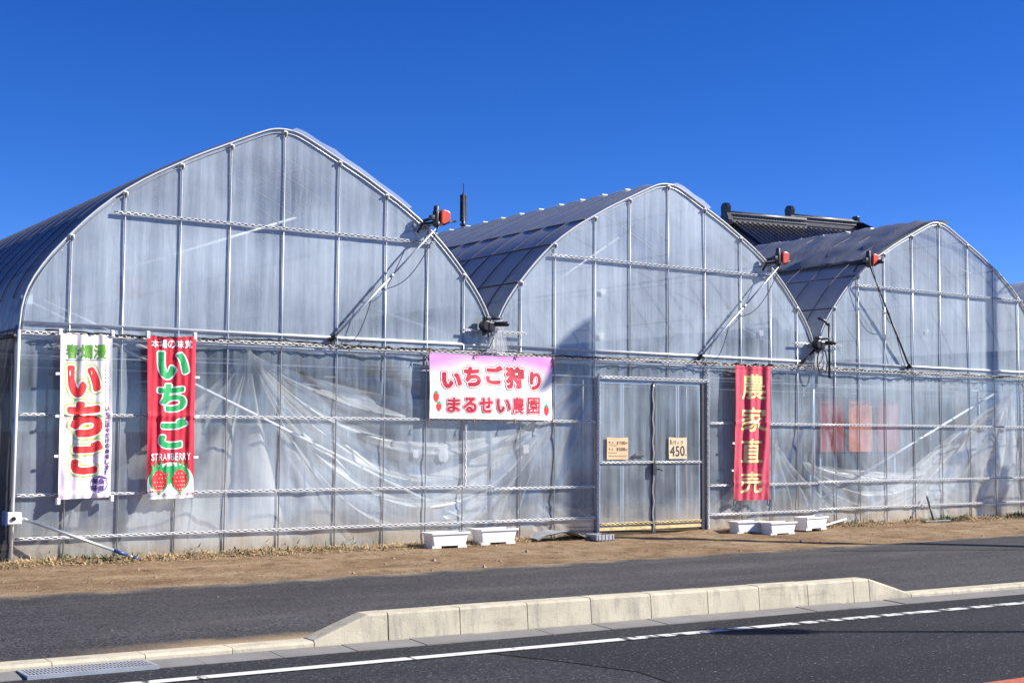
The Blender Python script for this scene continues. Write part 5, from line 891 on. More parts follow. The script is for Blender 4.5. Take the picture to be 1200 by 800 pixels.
p2.ink(row('本場の味覚', 12, *pxbox((92, 63, 266, 97), C2)) + row('STRAWBERRY', 18, *pxbox((90, 549, 252, 579), C2), gap=.22), .0028, M_['ink_white'], 'lettering', rb)
def berry(u, v, ru, rv): 
    return [(u+ru*s*(1-.42*max(0, c)**1.6), v+rv*c) for s, c in [(sin(2*pi*i/24), -cos(2*pi*i/24)) for i in range(24)]]
bs = [(.245, .885), (.70, .882)]
L = [[berry(u, v, .215, .085)] for u, v in bs]
for u, v in bs:
    for k, (du, h) in enumerate(((-.14, .045), (-.05, .075), (.05, .07), (.14, .045))):
        L.append([[(u+du*.6-.05, v-.052), (u+du*1.25, v-.06-h), (u+du*.6+.05, v-.052)]])
L.append([[(.40, .80), (.54, .80), (.58, .87), (.50, .90), (.46, .94), (.44, .89), (.38, .85)]])
p2.ink(L, .0026, M_['ink_green'], 'berry_leaves', rb)
p2.ink([[berry(u, v+.008, .168, .068)] for u, v in bs] + [[oval(.42, .852, .028, .012, 10)], [oval(.53, .880, .028, .012, 10)]], .0036, M_['ink_red'], 'berry', rb)
L = []
rr = random.Random(3)
for u, v in bs:
    for a in range(5):
        for c in range(4):
            du = (-.12+.08*c+.04*(a % 2))*(1-.12*a); L.append([oval(u+du, v-.035+.024*a, .010, .0032, 6)])
p2.ink(L, .0044, M_['ink_white'], 'berry_seeds', rb)
for x, z in ((1.95, 2.52), (1.40, 2.51)):
    b = MB(); b.box(x-.02, x+.02, -.118, -.06, z-.05, z+.035); b.build('corner_tie', M_['white_cloth'], rb, bevel=.008)
loops_on(rb, p2, (1, 1, 1), (.255, .50, .75), M_['white_cloth'])

# --- faded red banner
fb = thing('vertical_banner', (10.78, -.03, .44), 'faded red banner with gold brush characters, right of the door', 'banner', 'strawberry banners on the film')
def rip3(u, v): return .014*sin(u*15+.9*sin(v*3)) + .010*sin(u*29+v*3+1) + .02*fbm(u*3, v*2, 11) + .012 + .03*max(0, u-.7)*sin(pi*v)
p3 = Panel((10.42, 2.47), (11.17, 2.475), (11.10, .45), (10.39, .455), -.092, rip3, ((1.598, .015), (.70, .012)))
p3.cloth('cloth', M_['faded_red'], fb)
C3 = ((90, 38), (272, 38), (256, 740), (80, 735))
p3.ink([put(c, 16, pxbox(b, C3), 16) for c, b in (('農', (125, 80, 240, 215)), ('家', (119, 255, 240, 385)), ('直', (122, 418, 224, 545)), ('売', (116, 588, 222, 704)))], .0036, M_['ink_gold'], 'lettering', fb)
p3.ink([[[(-.0+.02, .018), (.98, .022), (.98, .028), (.02, .024)]]], .003, M_['ink_deepred'], 'hem_seam', fb)
for x, z in ((10.45, 2.49), (10.85, 2.49), (11.14, 2.495)):
    b = MB(); b.tube([(x-.05, -.11, z-.01), (x, -.13, z+.012), (x+.06, -.11, z)], .011, 5); b.build('tie', M_['black'], fb, True)
for x in (10.40, 11.09):
    b = MB(); b.tube([(x, -.10, .48), (x-.03, -.12, .42), (x+.02, -.07, .37)], .007, 4); b.tube([(x, -.10, .47), (x+.05, -.12, .44), (x+.04, -.07, .36)], .006, 4); b.build('tie', M_['black'], fb, True)
loops_on(fb, p3, (0, 0), (.58, .78), M_['white_cloth'])

# --- wide sign sheet
sg = thing('banner_sign', (6.08, -.03, 1.6), 'wide white vinyl sign with red rounded lettering and pink top edge', 'sign')
def rip4(u, v): return .010*sin(u*9+3*v) + .018*fbm(u*4, v*2, 21) + .010*math.exp(-v*6)*abs(sin(u*3*pi)) + .012*sin(pi*u)*sin(pi*v) + .005 - .0
p4 = Panel((5.11, 2.445), (7.04, 2.452), (7.05, 1.605), (5.12, 1.61), -.092, rip4)
def sign_vinyl():
    m = mat('sign_vinyl', (.82,.81,.82), .4, bump=.05, bump_scale=20); t = m.node_tree; b = t.nodes['Principled BSDF']
    tc = t.nodes.new('ShaderNodeTexCoord'); sx = t.nodes.new('ShaderNodeSeparateXYZ'); t.links.new(tc.outputs['Object'], sx.inputs[0])
    cx = mth(t, 'ABSOLUTE', mth(t, 'SUBTRACT', sx.outputs['X'], 6.08))
    lim = mth(t, 'ADD', sx.outputs['Z'], mth(t, 'MULTIPLY', mth(t, 'POWER', cx, 3.0), .14))
    c = mixc(t, rng(t, lim, 2.24, 2.43, 0, 1), (.83, .82, .83), (.80, .30, .66)); t.links.new(c, b.inputs['Base Color']); return m
p4.cloth('sheet', sign_vinyl(), sg, 40, 24)
C4 = ((85, 95), (1037, 138), (1035, 618), (82, 600))
r1 = [('い', (172, 243, 322, 372)), ('ち', (337, 198, 468, 358)), ('ご', (508, 188, 640, 342)), ('狩', (658, 198, 805, 378)), ('り', (850, 242, 942, 388))]
r2 = [('ま', (214, 437, 310, 555)), ('る', (332, 437, 432, 558)), ('せ', (452, 437, 553, 558)), ('い', (582, 450, 690, 560)), ('農', (702, 440, 800, 568)), ('園', (828, 440, 934, 570))]
for l1, l2, l3, d, m, nm in ((135, 104, 88, .0018, 'ink_deepred', 'outer_outline'), (106, 76, 60, .0030, 'ink_white', 'inner_outline'), (58, 44, 24, .0042, 'ink_deepred', 'lettering')):
    p4.ink([put(c, l1, pxbox(b, C4), 58) for c, b in r1] + [put(c, l2 if c in 'まるせい' else l3, pxbox(b, C4), 44 if c in 'まるせい' else 24) for c, b in r2], d, M_[m], nm, sg, 30, 16)
bb = [(.050, .67, .024, .085), (.073, .82, .022, .075), (.952, .845, .021, .085)]
for q in bb: p4.ink([[berry(*q)]], .0022, M_['ink_red'], 'berry', sg, 30, 16)
p4.ink([[[(u-.018, v-rv*.75), (u-.008, v-rv*1.15), (u, v-rv*.85), (u+.002, v-rv*1.5), (u+.008, v-rv*.9), (u+.018, v-rv*1.05), (u+.012, v-rv*.65), (u, v-rv*.5)]] for u, v, ru, rv in bb], .0032, M_['ink_green'], 'berry_leaves', sg, 30, 16)
tie_knots(sg, [(5.11, -.10, 2.47), (5.82, -.10, 2.455), (6.45, -.10, 2.46), (7.05, -.10, 2.43), (7.06, -.10, 2.37), (5.10, -.10, 1.60), (5.78, -.10, 1.59), (6.42, -.10, 1.59), (7.04, -.10, 1.60)])

# --- price cards and arrow on the doors
def card(x0, x1, z0, z1, label, m):
    r = thing('price_card', ((x0+x1)/2, -.03, z0), label, 'price card', 'handwritten price cards on the doors')
    p = Panel((x0, z1), (x1, z1-.005), (x1-.004, z0), (x0+.003, z0), -.030, lambda u, v: .004*sin(u*5+v*3)+.004)
    p.cloth('card', m, r, 10, 10); return r, p
r, p = card(7.985, 8.37, 1.07, 1.385, 'orange cardboard price card with several lines of writing beside the arrow', M_['card'])
L = [put(c, 12, b, 12) for c, b in (('大', (.06, .17, .17, .30)), ('人', (.20, .18, .30, .30)), ('1', (.47, .16, .52, .32)), ('7', (.56, .16, .65, .32)), ('0', (.67, .16, .76, .32)), ('0', (.77, .16, .86, .32)), ('円', (.88, .22, .96, .31)),
     ('小', (.07, .47, .17, .58)), ('人', (.20, .47, .30, .59)), ('1', (.47, .46, .52, .61)), ('5', (.56, .46, .65, .61)), ('0', (.67, .46, .76, .61)), ('0', (.77, .46, .86, .61)), ('円', (.88, .52, .96, .61)))]
rr = random.Random(5)
for v, u0, u1 in ((.36, .10, .42), (.69, .09, .46), (.83, .08, .90)):
    u = u0
    while u < u1:
        wd = rr.uniform(.02, .05); k = rr.uniform(-.012, .012)
        L.append([[(u, v+k), (u+wd, v-k), (u+wd, v-k+.012), (u, v+k+.012)]]); L.append([[(u+wd*.4, v-.022), (u+wd*.4+.012, v-.022), (u+wd*.4+.006, v+.03), (u+wd*.4-.006, v+.03)]]); u += wd+.022
p.ink(L, .002, M_['ink_black'], 'handwriting', r, 8, 8)
r, p = card(9.12, 9.47, 1.075, 1.39, 'pale cardboard price card with large 450 on the right door leaf', M_['card_pale'])
L = [put(c, 12, b, 12) for c, b in (('1', (.08, .13, .14, .34)), ('パ', (.19, .14, .40, .34)), ('ッ', (.44, .21, .58, .33)), ('ク', (.63, .14, .80, .34)), ('4', (.05, .40, .34, .88)), ('5', (.38, .40, .60, .89)), ('0', (.64, .39, .88, .87)), ('円', (.90, .80, .97, .87)))]
p.ink(L, .002, M_['ink_black'], 'handwriting', r, 8, 8)
b = MB(); b.poly([(x, -.034, z) for x, z in ((8.43, 1.115), (8.52, 1.160), (8.50, 1.125), (8.66, 1.128), (8.66, 1.104), (8.50, 1.103), (8.52, 1.070))]); b.poly([(x, -.030, z) for x, z in reversed(((8.43, 1.115), (8.52, 1.160), (8.50, 1.125), (8.66, 1.128), (8.66, 1.104), (8.50, 1.103), (8.52, 1.070)))])
o = b.build('arrow_marker', M_['ink_black']); tag(o, 'small black arrow pointing left on the door film', 'arrow')

# ------------------------------------------------------------------ film winding motors on the bows
def motor(x, z, foot, label, dark=False):
    r = thing('roll_up_motor', (x, -.17, z), label, 'motor', 'film roll-up motors on the roof bows')
    y = -.17
    nb = len(bpy.data.objects)
    b = MB(); b.tube([(x-.05, y, z-.15), (x-.05, y, z-.12), (x-.05, y, z+.05), (x-.05, y, z+.055), (x-.045, y, z+.11), (x-.045, y, z+.13)], [.02, .046, .046, .036, .036, .025], 14)
    b.box(x-.14, x-.05, y-.03, y+.04, z-.06, z+.0); b.build('gear_housing', M_['darkmetal'], r, True, bevel=.006)
    c = MB(); P = [(-.01, -.10), (.05, -.125), (.095, -.08), (.13, -.03), (.13, .05), (.09, .07), (.025, .08), (-.01, .055)]
    n = len(P); c.v = [(x+px, y-.07, z+pz) for px, pz in P] + [(x+px, y+.07, z+pz) for px, pz in P]
    c.f = [tuple(range(n))[::-1], tuple(range(n, 2*n))] + [(i, (i+1) % n, n+(i+1) % n, n+i) for i in range(n)]
    c.build('motor_cover', M_['orange'], r, bevel=.014)
    d = MB(); d.tube([(x+.02, y-.06, z-.12), (x+.12, y-.06, z-.07), (x+.23, y-.03, z-.05)], .013, 8); d.build('crank_arm', M_['black'], r, True)
    e = MB(); e.tube([(x-.09, y+.02, z-.09), (x-.20, y+.09, z-.11), (x-.24, y+.14, z-.22)], .017, 8); e.tube([(x-.05, y+.05, z-.02), (x-.06, y+.5, z-.04)], .022, 8); e.build('bracket', M_['black'], r, True)
    fx, fz = foot; A = Vector((fx, -.05, fz)); B = Vector((x-.03, y-.02, z-.14)); t = B-A
    g = MB(); g.tube([A, A+t*.55], .0165, 8); g.tube([A+t*.5, B], .012, 8); g.tube([A+t*.53, A+t*.56], .021, 8)
    g.build('guide_rod', M_['darkmetal'] if dark else M_['steel'], r, True)
    h = MB(); h.tube([A+Vector((-.03, .03, -.05)), A, A+Vector((.02, -.02, .03))], .03, 8); h.tube([A+Vector((0, .05, 0)), A+Vector((0, -.05, 0))], .02, 8); h.build('foot_pivot', M_['black'], r, True)
    k = MB()
    def sagc(P0, P1, s, n=14): return [tuple(Vector(P0).lerp(Vector(P1), i/n)+Vector((0, -.02*sin(pi*i/n), -s*sin(pi*i/n)))) for i in range(n+1)]
    k.tube(sagc(B+Vector((.02, -.02, .04)), A+t*.42, .24), .0055, 5); k.tube(sagc(A+t*.36, A+Vector((.05, -.01, .0)), .26), .0055, 5); k.tube(sagc(A+Vector((.42, .0, -.02)), A+Vector((-.06, .0, -.05)), .09), .0055, 5)
    k.build('cable', M_['black'], r, True)
    return r
motor(5.14, 4.20, (3.72, 2.58), 'orange film winding motor at the shoulder of the largest bow, on a steel rod')
motor(11.26, 4.16, (9.72, 2.57), 'orange film winding motor on the middle bow, its steel rod above the door')
motor(13.31, 4.29, (14.37, 2.58), 'orange film winding motor under the dark rolled shade film, on a dark rod', True)

# winches in the valleys
def winch(x, z, label, lift=0):
    r = thing('valley_winch', (x, -.1, z), label, 'winch', 'black winches in the roof valleys')
    b = MB(); b.box(x-.07, x+.01, -.16, -.05, z-.11, z+.10); b.box(x-.04, x+.05, -.18, -.06, z-.09, z+.03); b.tube([(x-.06, -.17, z-.02), (x-.06, -.05, z-.02)], .068, 12); b.build('winch_body', M_['black'], r, bevel=.012)
    c = MB(); c.tube([(x, -.14, z), (x+.21, -.20, z+.012), (x+.235, -.207, z+.013), (x+.25, -.21, z+.013)], [.030, .034, .034, .022], 12); c.build('winding_shaft', M_['black'], r, True)
    d = MB(); d.tube([(x, -.12, z+.07), (x+.12, -.16, z+.075), (x+.165, -.17, z+.09)], .014, 6); d.build('crank_arm', M_['black'], r, True)
    e = MB(); e.tube([(x-.06, -.12, z-.10), (x-.09, -.12, z-.14)], .03, 6); e.build('bracket', M_['darkmetal'], r, True)
    k = MB(); k.tube([(x+.04, -.1, z-.08), (x+.06, -.13, z-.18), (x+.01, -.12, z-.30), (x-.08, -.10, z-.36), (x-.12, -.08, z-.35)], .006, 5); k.build('cable', M_['black'], r, True)
    return r
winch(5.95, 2.85, 'black winch in the roof valley above the wide white sign')
r = winch(12.18, 2.87, 'black winch in the roof valley above the faded red banner, beside an upright dark pipe')
b = MB(); b.tube([(12.40, -.10, 2.33), (12.405, -.10, 3.20)], .018, 8); b.tube([(12.38, -.10, 3.16), (12.32, -.08, 3.24), (12.20, -.06, 3.27)], .02, 6); b.build('upright_pipe', M_['black'], r, True)
b = MB(); b.tube([(12.12, -.08, 2.78), (11.78, -.03, 2.50)], .022, 6); b.build('stay', M_['darkmetal'], r, True)
b = MB(); b.tube([(12.2+.11*sin(a*2*pi/16), -.14, 2.58+.20*cos(a*2*pi/16)) for a in range(17)], .010, 5); b.build('cable_loop', M_['black'], r, True)

# corner winding unit
r = thing('side_winch', (0, -.1, .5), 'white box winch at the left corner, its slanting rod tipped in blue', 'winch')
b = MB(); b.box(-.11, .04, -.20, -.06, .44, .565); b.build('gearbox', M_['white_plastic'], r, bevel=.012)
b = MB(); b.tube([(-.045, -.215, .50), (-.045, -.19, .50)], .022, 10); b.build('crank_socket', M_['black'], r)
b = MB(); b.box(-.125, -.105, -.20, -.04, .43, .575); b.build('mounting_plate', M_['blue'], r)
A = Vector((.05, -.14, .50)); B = Vector((1.27, -.30, .03)); t = B-A
b = MB(); b.tube([A, A+t*.05], .02, 8); b.tube([A+t*.03, A+t*.80], .0165, 8); b.tube([A+t*.90, A+t*.96], .012, 8); b.build('guide_rod', M_['steel'], r, True)
b = MB(); b.tube([A+t*.78, A+t*.90], .0195, 8); b.tube([A+t*.95, B], .02, 8); b.build('blue_sleeve', M_['blue'], r, True)

# power cable slung along the eave
def cable_pts():
    P = []; 
    for i in range(0, 245):
        x = .25+.1*i; P.append((x, -.088-.01*sin(x*9), 2.515 - .03*abs(sin(x*1.05)) + .006*sin(x*23)))
    return P
b = MB(); b.tube(cable_pts(), .0095, 5); b.tube([(x, y-.012+.02*sin(x*31), z+.014*cos(x*31)) for x, y, z in cable_pts()], .006, 4)
o = b.build('power_cable', M_['black'], None, True); tag(o, 'thin black power cable twisted along the eave line of the film front', 'cable')

# ------------------------------------------------------------------ planters and litter along the foot
def planter():
    r = thing('planter', (0, 0, 0), 'x', 'planter', 'white plastic planters by the door')
    Lx, Ly, H = .60, .24, .185; t = .86; b = MB()
    def ring(sx, sy, z, rr=.03, n=4):
        P = []
        for cx, cy, a0 in ((sx-rr, sy-rr, 0), (-sx+rr, sy-rr, 90), (-sx+rr, -sy+rr, 180), (sx-rr, -sy+rr, 270)):
            for k in range(n+1): a = radians(a0+90*k/n); P.append((cx+rr*cos(a), cy+rr*sin(a), z))
        return P
    R = [ring(Lx/2*t, Ly/2*t, .012), ring(Lx/2*.97, Ly/2*.95, H-.03), ring(Lx/2*.97, Ly/2*.95, H-.025), ring(Lx/2+.012, Ly/2+.012, H-.024), ring(Lx/2+.014, Ly/2+.014, H), ring(Lx/2-.01, Ly/2-.01, H), ring(Lx/2*.93, Ly/2*.9, H-.03), ring(Lx/2*.84, Ly/2*.82, .05)]
    n = len(R[0]); b.v = [p for q in R for p in q]
    for i in range(len(R)-1):
        for k in range(n): b.f.append((i*n+k, i*n+(k+1) % n, (i+1)*n+(k+1) % n, (i+1)*n+k))
    b.f.append(tuple(range(n))[::-1]); b.f.append(tuple((len(R)-1)*n+k for k in range(n)))
    b.build('trough', M_['white_plastic'], r, loc=(0, 0, 0))
    for s in (-1, 1):
        f = MB(); f.box(s*.20-.07, s*.20+.07, -.10, .10, -.02, .014); f.build('foot', M_['white_plastic'], r, loc=(0, 0, 0))
    return r
P0 = planter()
spots = [(5.14, -.40, .0, .03, 'white planter under the wide sign, left one of the pair', 1.0), (5.93, -.30, .005, .02, 'white planter under the wide sign, right one of the pair', 1.04),
         (10.27, -.42, -.01, -.05, 'white planter nearest the door, below the faded red banner', .94), (10.68, -.66, -.02, .02, 'white planter in the middle of the three right of the door', .98), (11.48, -.55, .015, .16, 'white planter farthest from the door, its end against a white plank', 1.02)]
for i, (x, y, z, a, lab, sc_) in enumerate(spots):
    if i == 0: o = P0
    else:
        o = P0.copy(); COL.objects.link(o)
        for ch in P0.children:
            if ch.name.startswith(('trough', 'foot')): c = ch.copy(); COL.objects.link(c); c.parent = o
    o.location = (x, y, gz(y, x)+.02+z); o.rotation_euler = (0, 0, a); o.scale = (sc_*.95,)*3; o['label'] = lab
# sheet of grey board with the black crate at its end
r = MB()
r.grid(8, 3, lambda i, j: (6.55+1.0*i/8, -.42+.36*j/3, .045+.10*sin(pi*min(1, i/6.5))*.9+.012*sin(i*2+j)))
r.grid(8, 3, lambda i, j: (6.55+1.0*(1-i/8), -.42+.36*j/3, .033+.10*sin(pi*min(1, (8-i)/6.5))*.9+.012*sin((8-i)*2+j)))
o = r.build('plastic_board', M_['grey_board'], None, True); tag(o, 'bowed grey plastic board lying at the foot of the film beside the door', 'board')
c = thing('crate', (7.55, -.42, 0), 'low dark grey crate at the end of the grey board', 'crate')
b = MB(); b.box(7.40, 7.70, -.56, -.30, -.01, .012); b.build('crate_base', M_['darkmetal'], c)
for args in ((7.40, 7.70, -.56, -.545), (7.40, 7.70, -.315, -.30), (7.40, 7.415, -.545, -.315), (7.685, 7.70, -.545, -.315)):
    b = MB(); b.box(*args, .012, .085); b.build('crate_side', M_['grey_board'], c)
for k in range(5):
    b = MB(); b.box(7.43+.06*k, 7.44+.06*k, -.566, -.56, -.005, .08); b.build('crate_rib', M_['grey_board'], c)
b = MB(); b.hull8([(11.8, -.42, .02), (12.75, -.12, .10), (12.75, -.09, .10), (11.8, -.38, .02), (11.8, -.42, .045), (12.75, -.12, .125), (12.75, -.09, .125), (11.8, -.38, .045)])
o = b.build('plank', M_['white_plastic'], bevel=.004); tag(o, 'narrow white plank lying tilted behind the farthest planter', 'plank')
st = thing('stake', (14.9, -.3, 0), 'dark slender stake leaning against the film on a small plate', 'stake')
b = MB(); b.tube([(14.62, -.30, .05), (14.78, -.05, .42)], .017, 6); b.build('shaft', M_['darkmetal'], st, True)
b = MB(); b.box(14.35, 15.0, -.36, -.24, -.0, .045); b.build('base_plate', M_['darkmetal'], st, bevel=.008)

# red cabinet inside the third bay
cb = thing('cabinet', (13.6, .5, .0), 'dark red three-panel cabinet with a copper centre, seen through the film', 'cabinet')
b = MB(); b.box(12.62, 14.60, .36, .66, 1.13, 2.06); b.build('carcass', M_['maroon'], cb)
for x0, x1, m in ((12.66, 13.22, 'redpanel'), (13.33, 13.90, 'pinkpanel'), (14.02, 14.56, 'redpanel')):
    b = MB(); b.box(x0, x1, .34, .357, 1.16, 2.03); b.build('panel', M_[m], cb, bevel=.004)
for x0, x1 in ((13.23, 13.31), (13.92, 14.01)):
    b = MB(); b.box(x0, x1, .335, .357, 1.14, 2.05); b.build('divider', M_['rubber'], cb)
for x in (12.7, 14.5):
    for y in (.40, .62): b = MB(); b.box(x-.02, x+.02, y-.02, y+.02, 0, 1.128); b.build('leg', M_['steel'], cb)
# circulation fan inside the first bay
fn_ = thing('circulation_fan', (1.9, 2.2, 3.2), 'blurred red fan hanging inside the largest bay behind the film', 'fan')
b = MB(); b.tube([(1.75, 2.2, 3.25), (2.05, 2.1, 3.27)], [.15, .15], 14); b.build('fan_housing', M_['orange'], fn_, True)
b = MB(); b.tube([(1.9, 2.2, 3.35), (1.9, 2.2, 4.35)], .012, 6); b.build('hanger', M_['steel'], fn_, True)

# ------------------------------------------------------------------ ground litter
def blades(name, n, fx, m, hl, seed, flat=.7, wd=.006):
    rr = random.Random(seed); b = MB()
    for _ in range(n):
        x, y, z = fx(rr); a = rr.uniform(0, 2*pi); l = rr.uniform(*hl); e = rr.uniform(.05, 1) if rr.random() > flat else rr.uniform(-.05, .25)
        d = Vector((cos(a)*cos(e), sin(a)*cos(e), sin(e)))*l; s = Vector((-sin(a), cos(a), 0))*wd*rr.uniform(.6, 1.4); p = Vector((x, y, z))
        mid = p+d*.55+Vector((0, 0, l*.06)); b.v += [tuple(p-s), tuple(p+s), tuple(mid+s*.8), tuple(mid-s*.8), tuple(p+d+Vector((0, 0, -l*.08)))]; k = len(b.v)-5
        b.f += [(k, k+1, k+2, k+3), (k+3, k+2, k+4)]
    return tag(b.build(name, m), kind='stuff')
def mound(y, x): return .05*math.exp(-((y+.12)/.22)**2)*max(0, .55+.9*fbm(x*1.3, 3)) + .012*fbm(x*2.2, y*2.2)
def sfx(rr):
    while True:
        x = rr.uniform(-.2, 17.5); dens = max(0, min(1, .9-.10*x)) if x < 8 else .28
        if DX0-.2 < x < DX1+.2: continue
        if rr.random() < dens*(.4+1.2*max(0, fbm(x*1.5, 8)+.35)):
            y = -.06-abs(rr.gauss(0, .16)); return x, y, gz(y, x)+mound(y, x)+rr.uniform(0, .02)
blades('dry_straw', 16000, sfx, M_['straw'], (.04, .13), 2, .93, .004)
def gfx(rr):
    while True:
        x = rr.choice((rr.gauss(.75, .35), rr.gauss(15.6, .9), rr.gauss(17.0, .25), rr.gauss(12.6, .5), rr.gauss(2.6, 1.2), rr.gauss(15.2, .2)))
        if x < 0: continue
        y = -.10-abs(rr.gauss(0, .12)); return x, y, gz(y, x)+mound(y, x)
blades('weeds', 1500, gfx, M_['weed'], (.04, .15), 3, .15, .009)
def gin(rr):
    x = rr.uniform(.1, 4.5); y = .08+abs(rr.gauss(0, .4)); return x, y, -.02
blades('grass', 2600, gin, M_['weed'], (.06, .28), 9, .1, .010)
def pebbles():
    rr = random.Random(11); b = MB()
    for _ in range(4200):
        x = rr.uniform(-2, 18)
        y = -rr.uniform(.05, 2.4) if rr.random() < .8 else rr.uniform(K(x)+.25, -2.2)
        s = rr.uniform(.003, .011)*(1 if rr.random() < .94 else rr.uniform(2, 3.6))*(1 if y > -2.2 else .5)
        z = gz(y, x)+(mound(y, x) if y > -2.2 else .02); k = len(b.v)
        P = [(s*rr.uniform(.6, 1.3), 0, 0), (0, s*rr.uniform(.6, 1.3), 0), (-s, 0, 0), (0, -s, 0), (0, 0, s*rr.uniform(.5, 1.0)), (0, 0, -s*.4)]; a = rr.uniform(0, 6.3)
        b.v += [(x+p[0]*cos(a)-p[1]*sin(a), y+p[0]*sin(a)+p[1]*cos(a), z+p[2]) for p in P]
        for i in range(4): b.f += [(k+i, k+(i+1) % 4, k+4), (k+(i+1) % 4, k+i, k+5)]
    return tag(b.build('pebbles', M_['pebble']), kind='stuff')
pebbles()

# drain grate in the gutter
dg = thing('drain_grate', (-.75, K(-.75)-.16, -.24), 'steel drain grate set in the gutter at the lower left', 'drain grate')
def kx(x, o, z): return (x, K(x)+o, z)
fr = MB()
for o0, o1 in ((-.30, -.275), (-.035, -.01)): fr.hull8([kx(-1.25, o0, -.27), kx(-.35, o0, -.27), kx(-.35, o1, -.27), kx(-1.25, o1, -.27), kx(-1.25, o0, -.226), kx(-.35, o0, -.226), kx(-.35, o1, -.226), kx(-1.25, o1, -.226)])
for x0, x1 in ((-1.25, -1.225), (-.375, -.35)): fr.hull8([kx(x0, -.275, -.27), kx(x1, -.275, -.27), kx(x1, -.035, -.27), kx(x0, -.035, -.27), kx(x0, -.275, -.227), kx(x1, -.275, -.227), kx(x1, -.035, -.227), kx(x0, -.035, -.227)])
fr.build('grate_frame', M_['steel'], dg)
b = MB(); b.poly([kx(-1.225, -.275, -.2335), kx(-.375, -.275, -.2335), kx(-.375, -.035, -.2335), kx(-1.225, -.035, -.2335)]); b.build('drain_bottom', M_['darkmetal'], dg)
bars = MB()
for k in range(34):
    x0 = -1.215+.025*k; bars.hull8([kx(x0, -.275, -.233), kx(x0+.012, -.275, -.233), kx(x0+.012, -.035, -.233), kx(x0, -.035, -.233), kx(x0, -.275, -.2265), kx(x0+.012, -.275, -.2265), kx(x0+.012, -.035, -.2265), kx(x0, -.035, -.2265)])
for o0 in (-.20, -.115): bars.hull8([kx(-1.22, o0, -.232), kx(-.38, o0, -.232), kx(-.38, o0+.008, -.232), kx(-1.22, o0+.008, -.232), kx(-1.22, o0, -.2262), kx(-.38, o0, -.2262), kx(-.38, o0+.008, -.2262), kx(-1.22, o0+.008, -.2262)])
bars.build('grate_bars', M_['steel'], dg)

# ------------------------------------------------------------------ behind: tiled house and mast
HZ = radians(-9)
hs_ = thing('tiled_house', (35.38, 26.75, 0), 'house behind the greenhouse with black tiled roof and grey ridge bands', 'house', rz=HZ)
def HB(fn_mb, name, m, par, smooth=False, bevel=0):
    o = fn_mb.build(name, m, par, smooth, loc=(0, 0, 0), bevel=bevel); return o
RZ = 10.35
def slope(x0, x1, s, ncourse=22, L_=4.6, pitch=.5, x_hip=None):
    b = MB(); nu = int((x1-x0)/.265)*6
    def fn(i, j):
        x = x0+(x1-x0)*i/nu; c = j//2; top = j % 2
        t = (c+(1 if top else 0))/ncourse*L_
        wv = .045*abs(sin(pi*(x-x0)/.265))**.7
        y = -s*(.18+t*.87); z = -.02 - t*pitch + wv + (0 if top else .045)*1.0
        if x_hip is not None: x = min(x, x_hip + t*.95)
        return (x, y, RZ+z) 
    b.grid(nu, ncourse*2-1, lambda i, j: fn(i, j)); return b
HB(slope(.20, 7.6, 1), 'front_roof', M_['tile'], hs_, True); HB(slope(.20, 7.6, -1), 'rear_roof', M_['tile'], hs_, True)
def ridge(x0, x1, z, h, y=0, name='ridge'):
    b = MB(); b.box(x0, x1, y-.17, y+.17, z-.1, z+h*.24); b.box(x0, x1, y-.20, y+.20, z+h*.24, z+h*.34); b.box(x0+.1, x1-.05, y-.14, y+.14, z+h*.34, z+h*.66); b.box(x0, x1, y-.19, y+.19, z+h*.66, z+h*.78)
    o = HB(b, name, M_['tile_grey'], hs_, bevel=.012)
    c = MB(); n = int((x1-x0)/.16)
    for k in range(n): c.tube([(x0+.3+k*.16*(x1-x0-.5)/(n*.16), y-.165, z+h*.5), (x0+.3+k*.16*(x1-x0-.5)/(n*.16), y-.13, z+h*.5)], .042, 8)
    tag(HB(c, 'ridge_ornament', M_['tile'], o), kind='stuff')
    d = MB(); d.tube([(x0-.1, y, z+h*.80), (x1+.05, y, z+h*.80)], .10, 12); HB(d, 'ridge_cap', M_['tile_grey'], o, True)
    e = MB(); P = [(-.30, -.30), (.30, -.30), (.34, 0), (.20, .30), (.24, .58), (.10, .74), (-.10, .74), (-.24, .58), (-.20, .30), (-.34, 0)]
    n = len(P); e.v = [(x0-.16, y+a, z+bz) for a, bz in P] + [(x0+.08, y+a, z+bz) for a, bz in P]; e.f = [tuple(range(n)), tuple(range(n, 2*n))[::-1]] + [(i, n+i, n+(i+1) % n, (i+1) % n) for i in range(n)]
    HB(e, 'ridge_end_tile', M_['tile'], o, bevel=.03); return o
ridge(.15, 4.2, RZ+.08, .40); ridge(3.75, 7.3, RZ+.30, .38, .4)
e = MB(); e.box(7.25, 7.45, .25, .6, RZ+.3, RZ+.85); HB(e, 'ridge_end_tile', M_['tile'], hs_, bevel=.05)
for s in (-1, 1):
    b = MB(); b.tube([(7.3, .1, RZ+.42), (9.0, .1+s*2.0, RZ-.95), (10.75, .1+s*4.15, RZ-2.50)], .15, 10); HB(b, 'hip_ridge', M_['tile'], hs_, True)
b = MB(); ap = (7.35, .1, RZ+.34); c1 = (10.8, -4.15, RZ-2.56); c2 = (10.8, 4.25, RZ-2.56)
b.poly([ap, c1, c2]); b.poly([ap, (7.0, -4.2, RZ-2.56), c1]); b.poly([ap, c2, (7.0, 4.25, RZ-2.56)])
b.poly([(7.0, -4.2, RZ-2.62), (7.0, 4.25, RZ-2.62), (10.8, 4.25, RZ-2.62), (10.8, -4.15, RZ-2.62)]); HB(b, 'hip_roof', M_['tile'], hs_)
b = MB()
for s in (1, -1): b.tube([(.24, -s*.12, RZ-.20), (.24, -s*4.2, RZ-2.48)], .13, 10)
HB(b, 'verge_tiles', M_['tile_grey'], hs_, True)
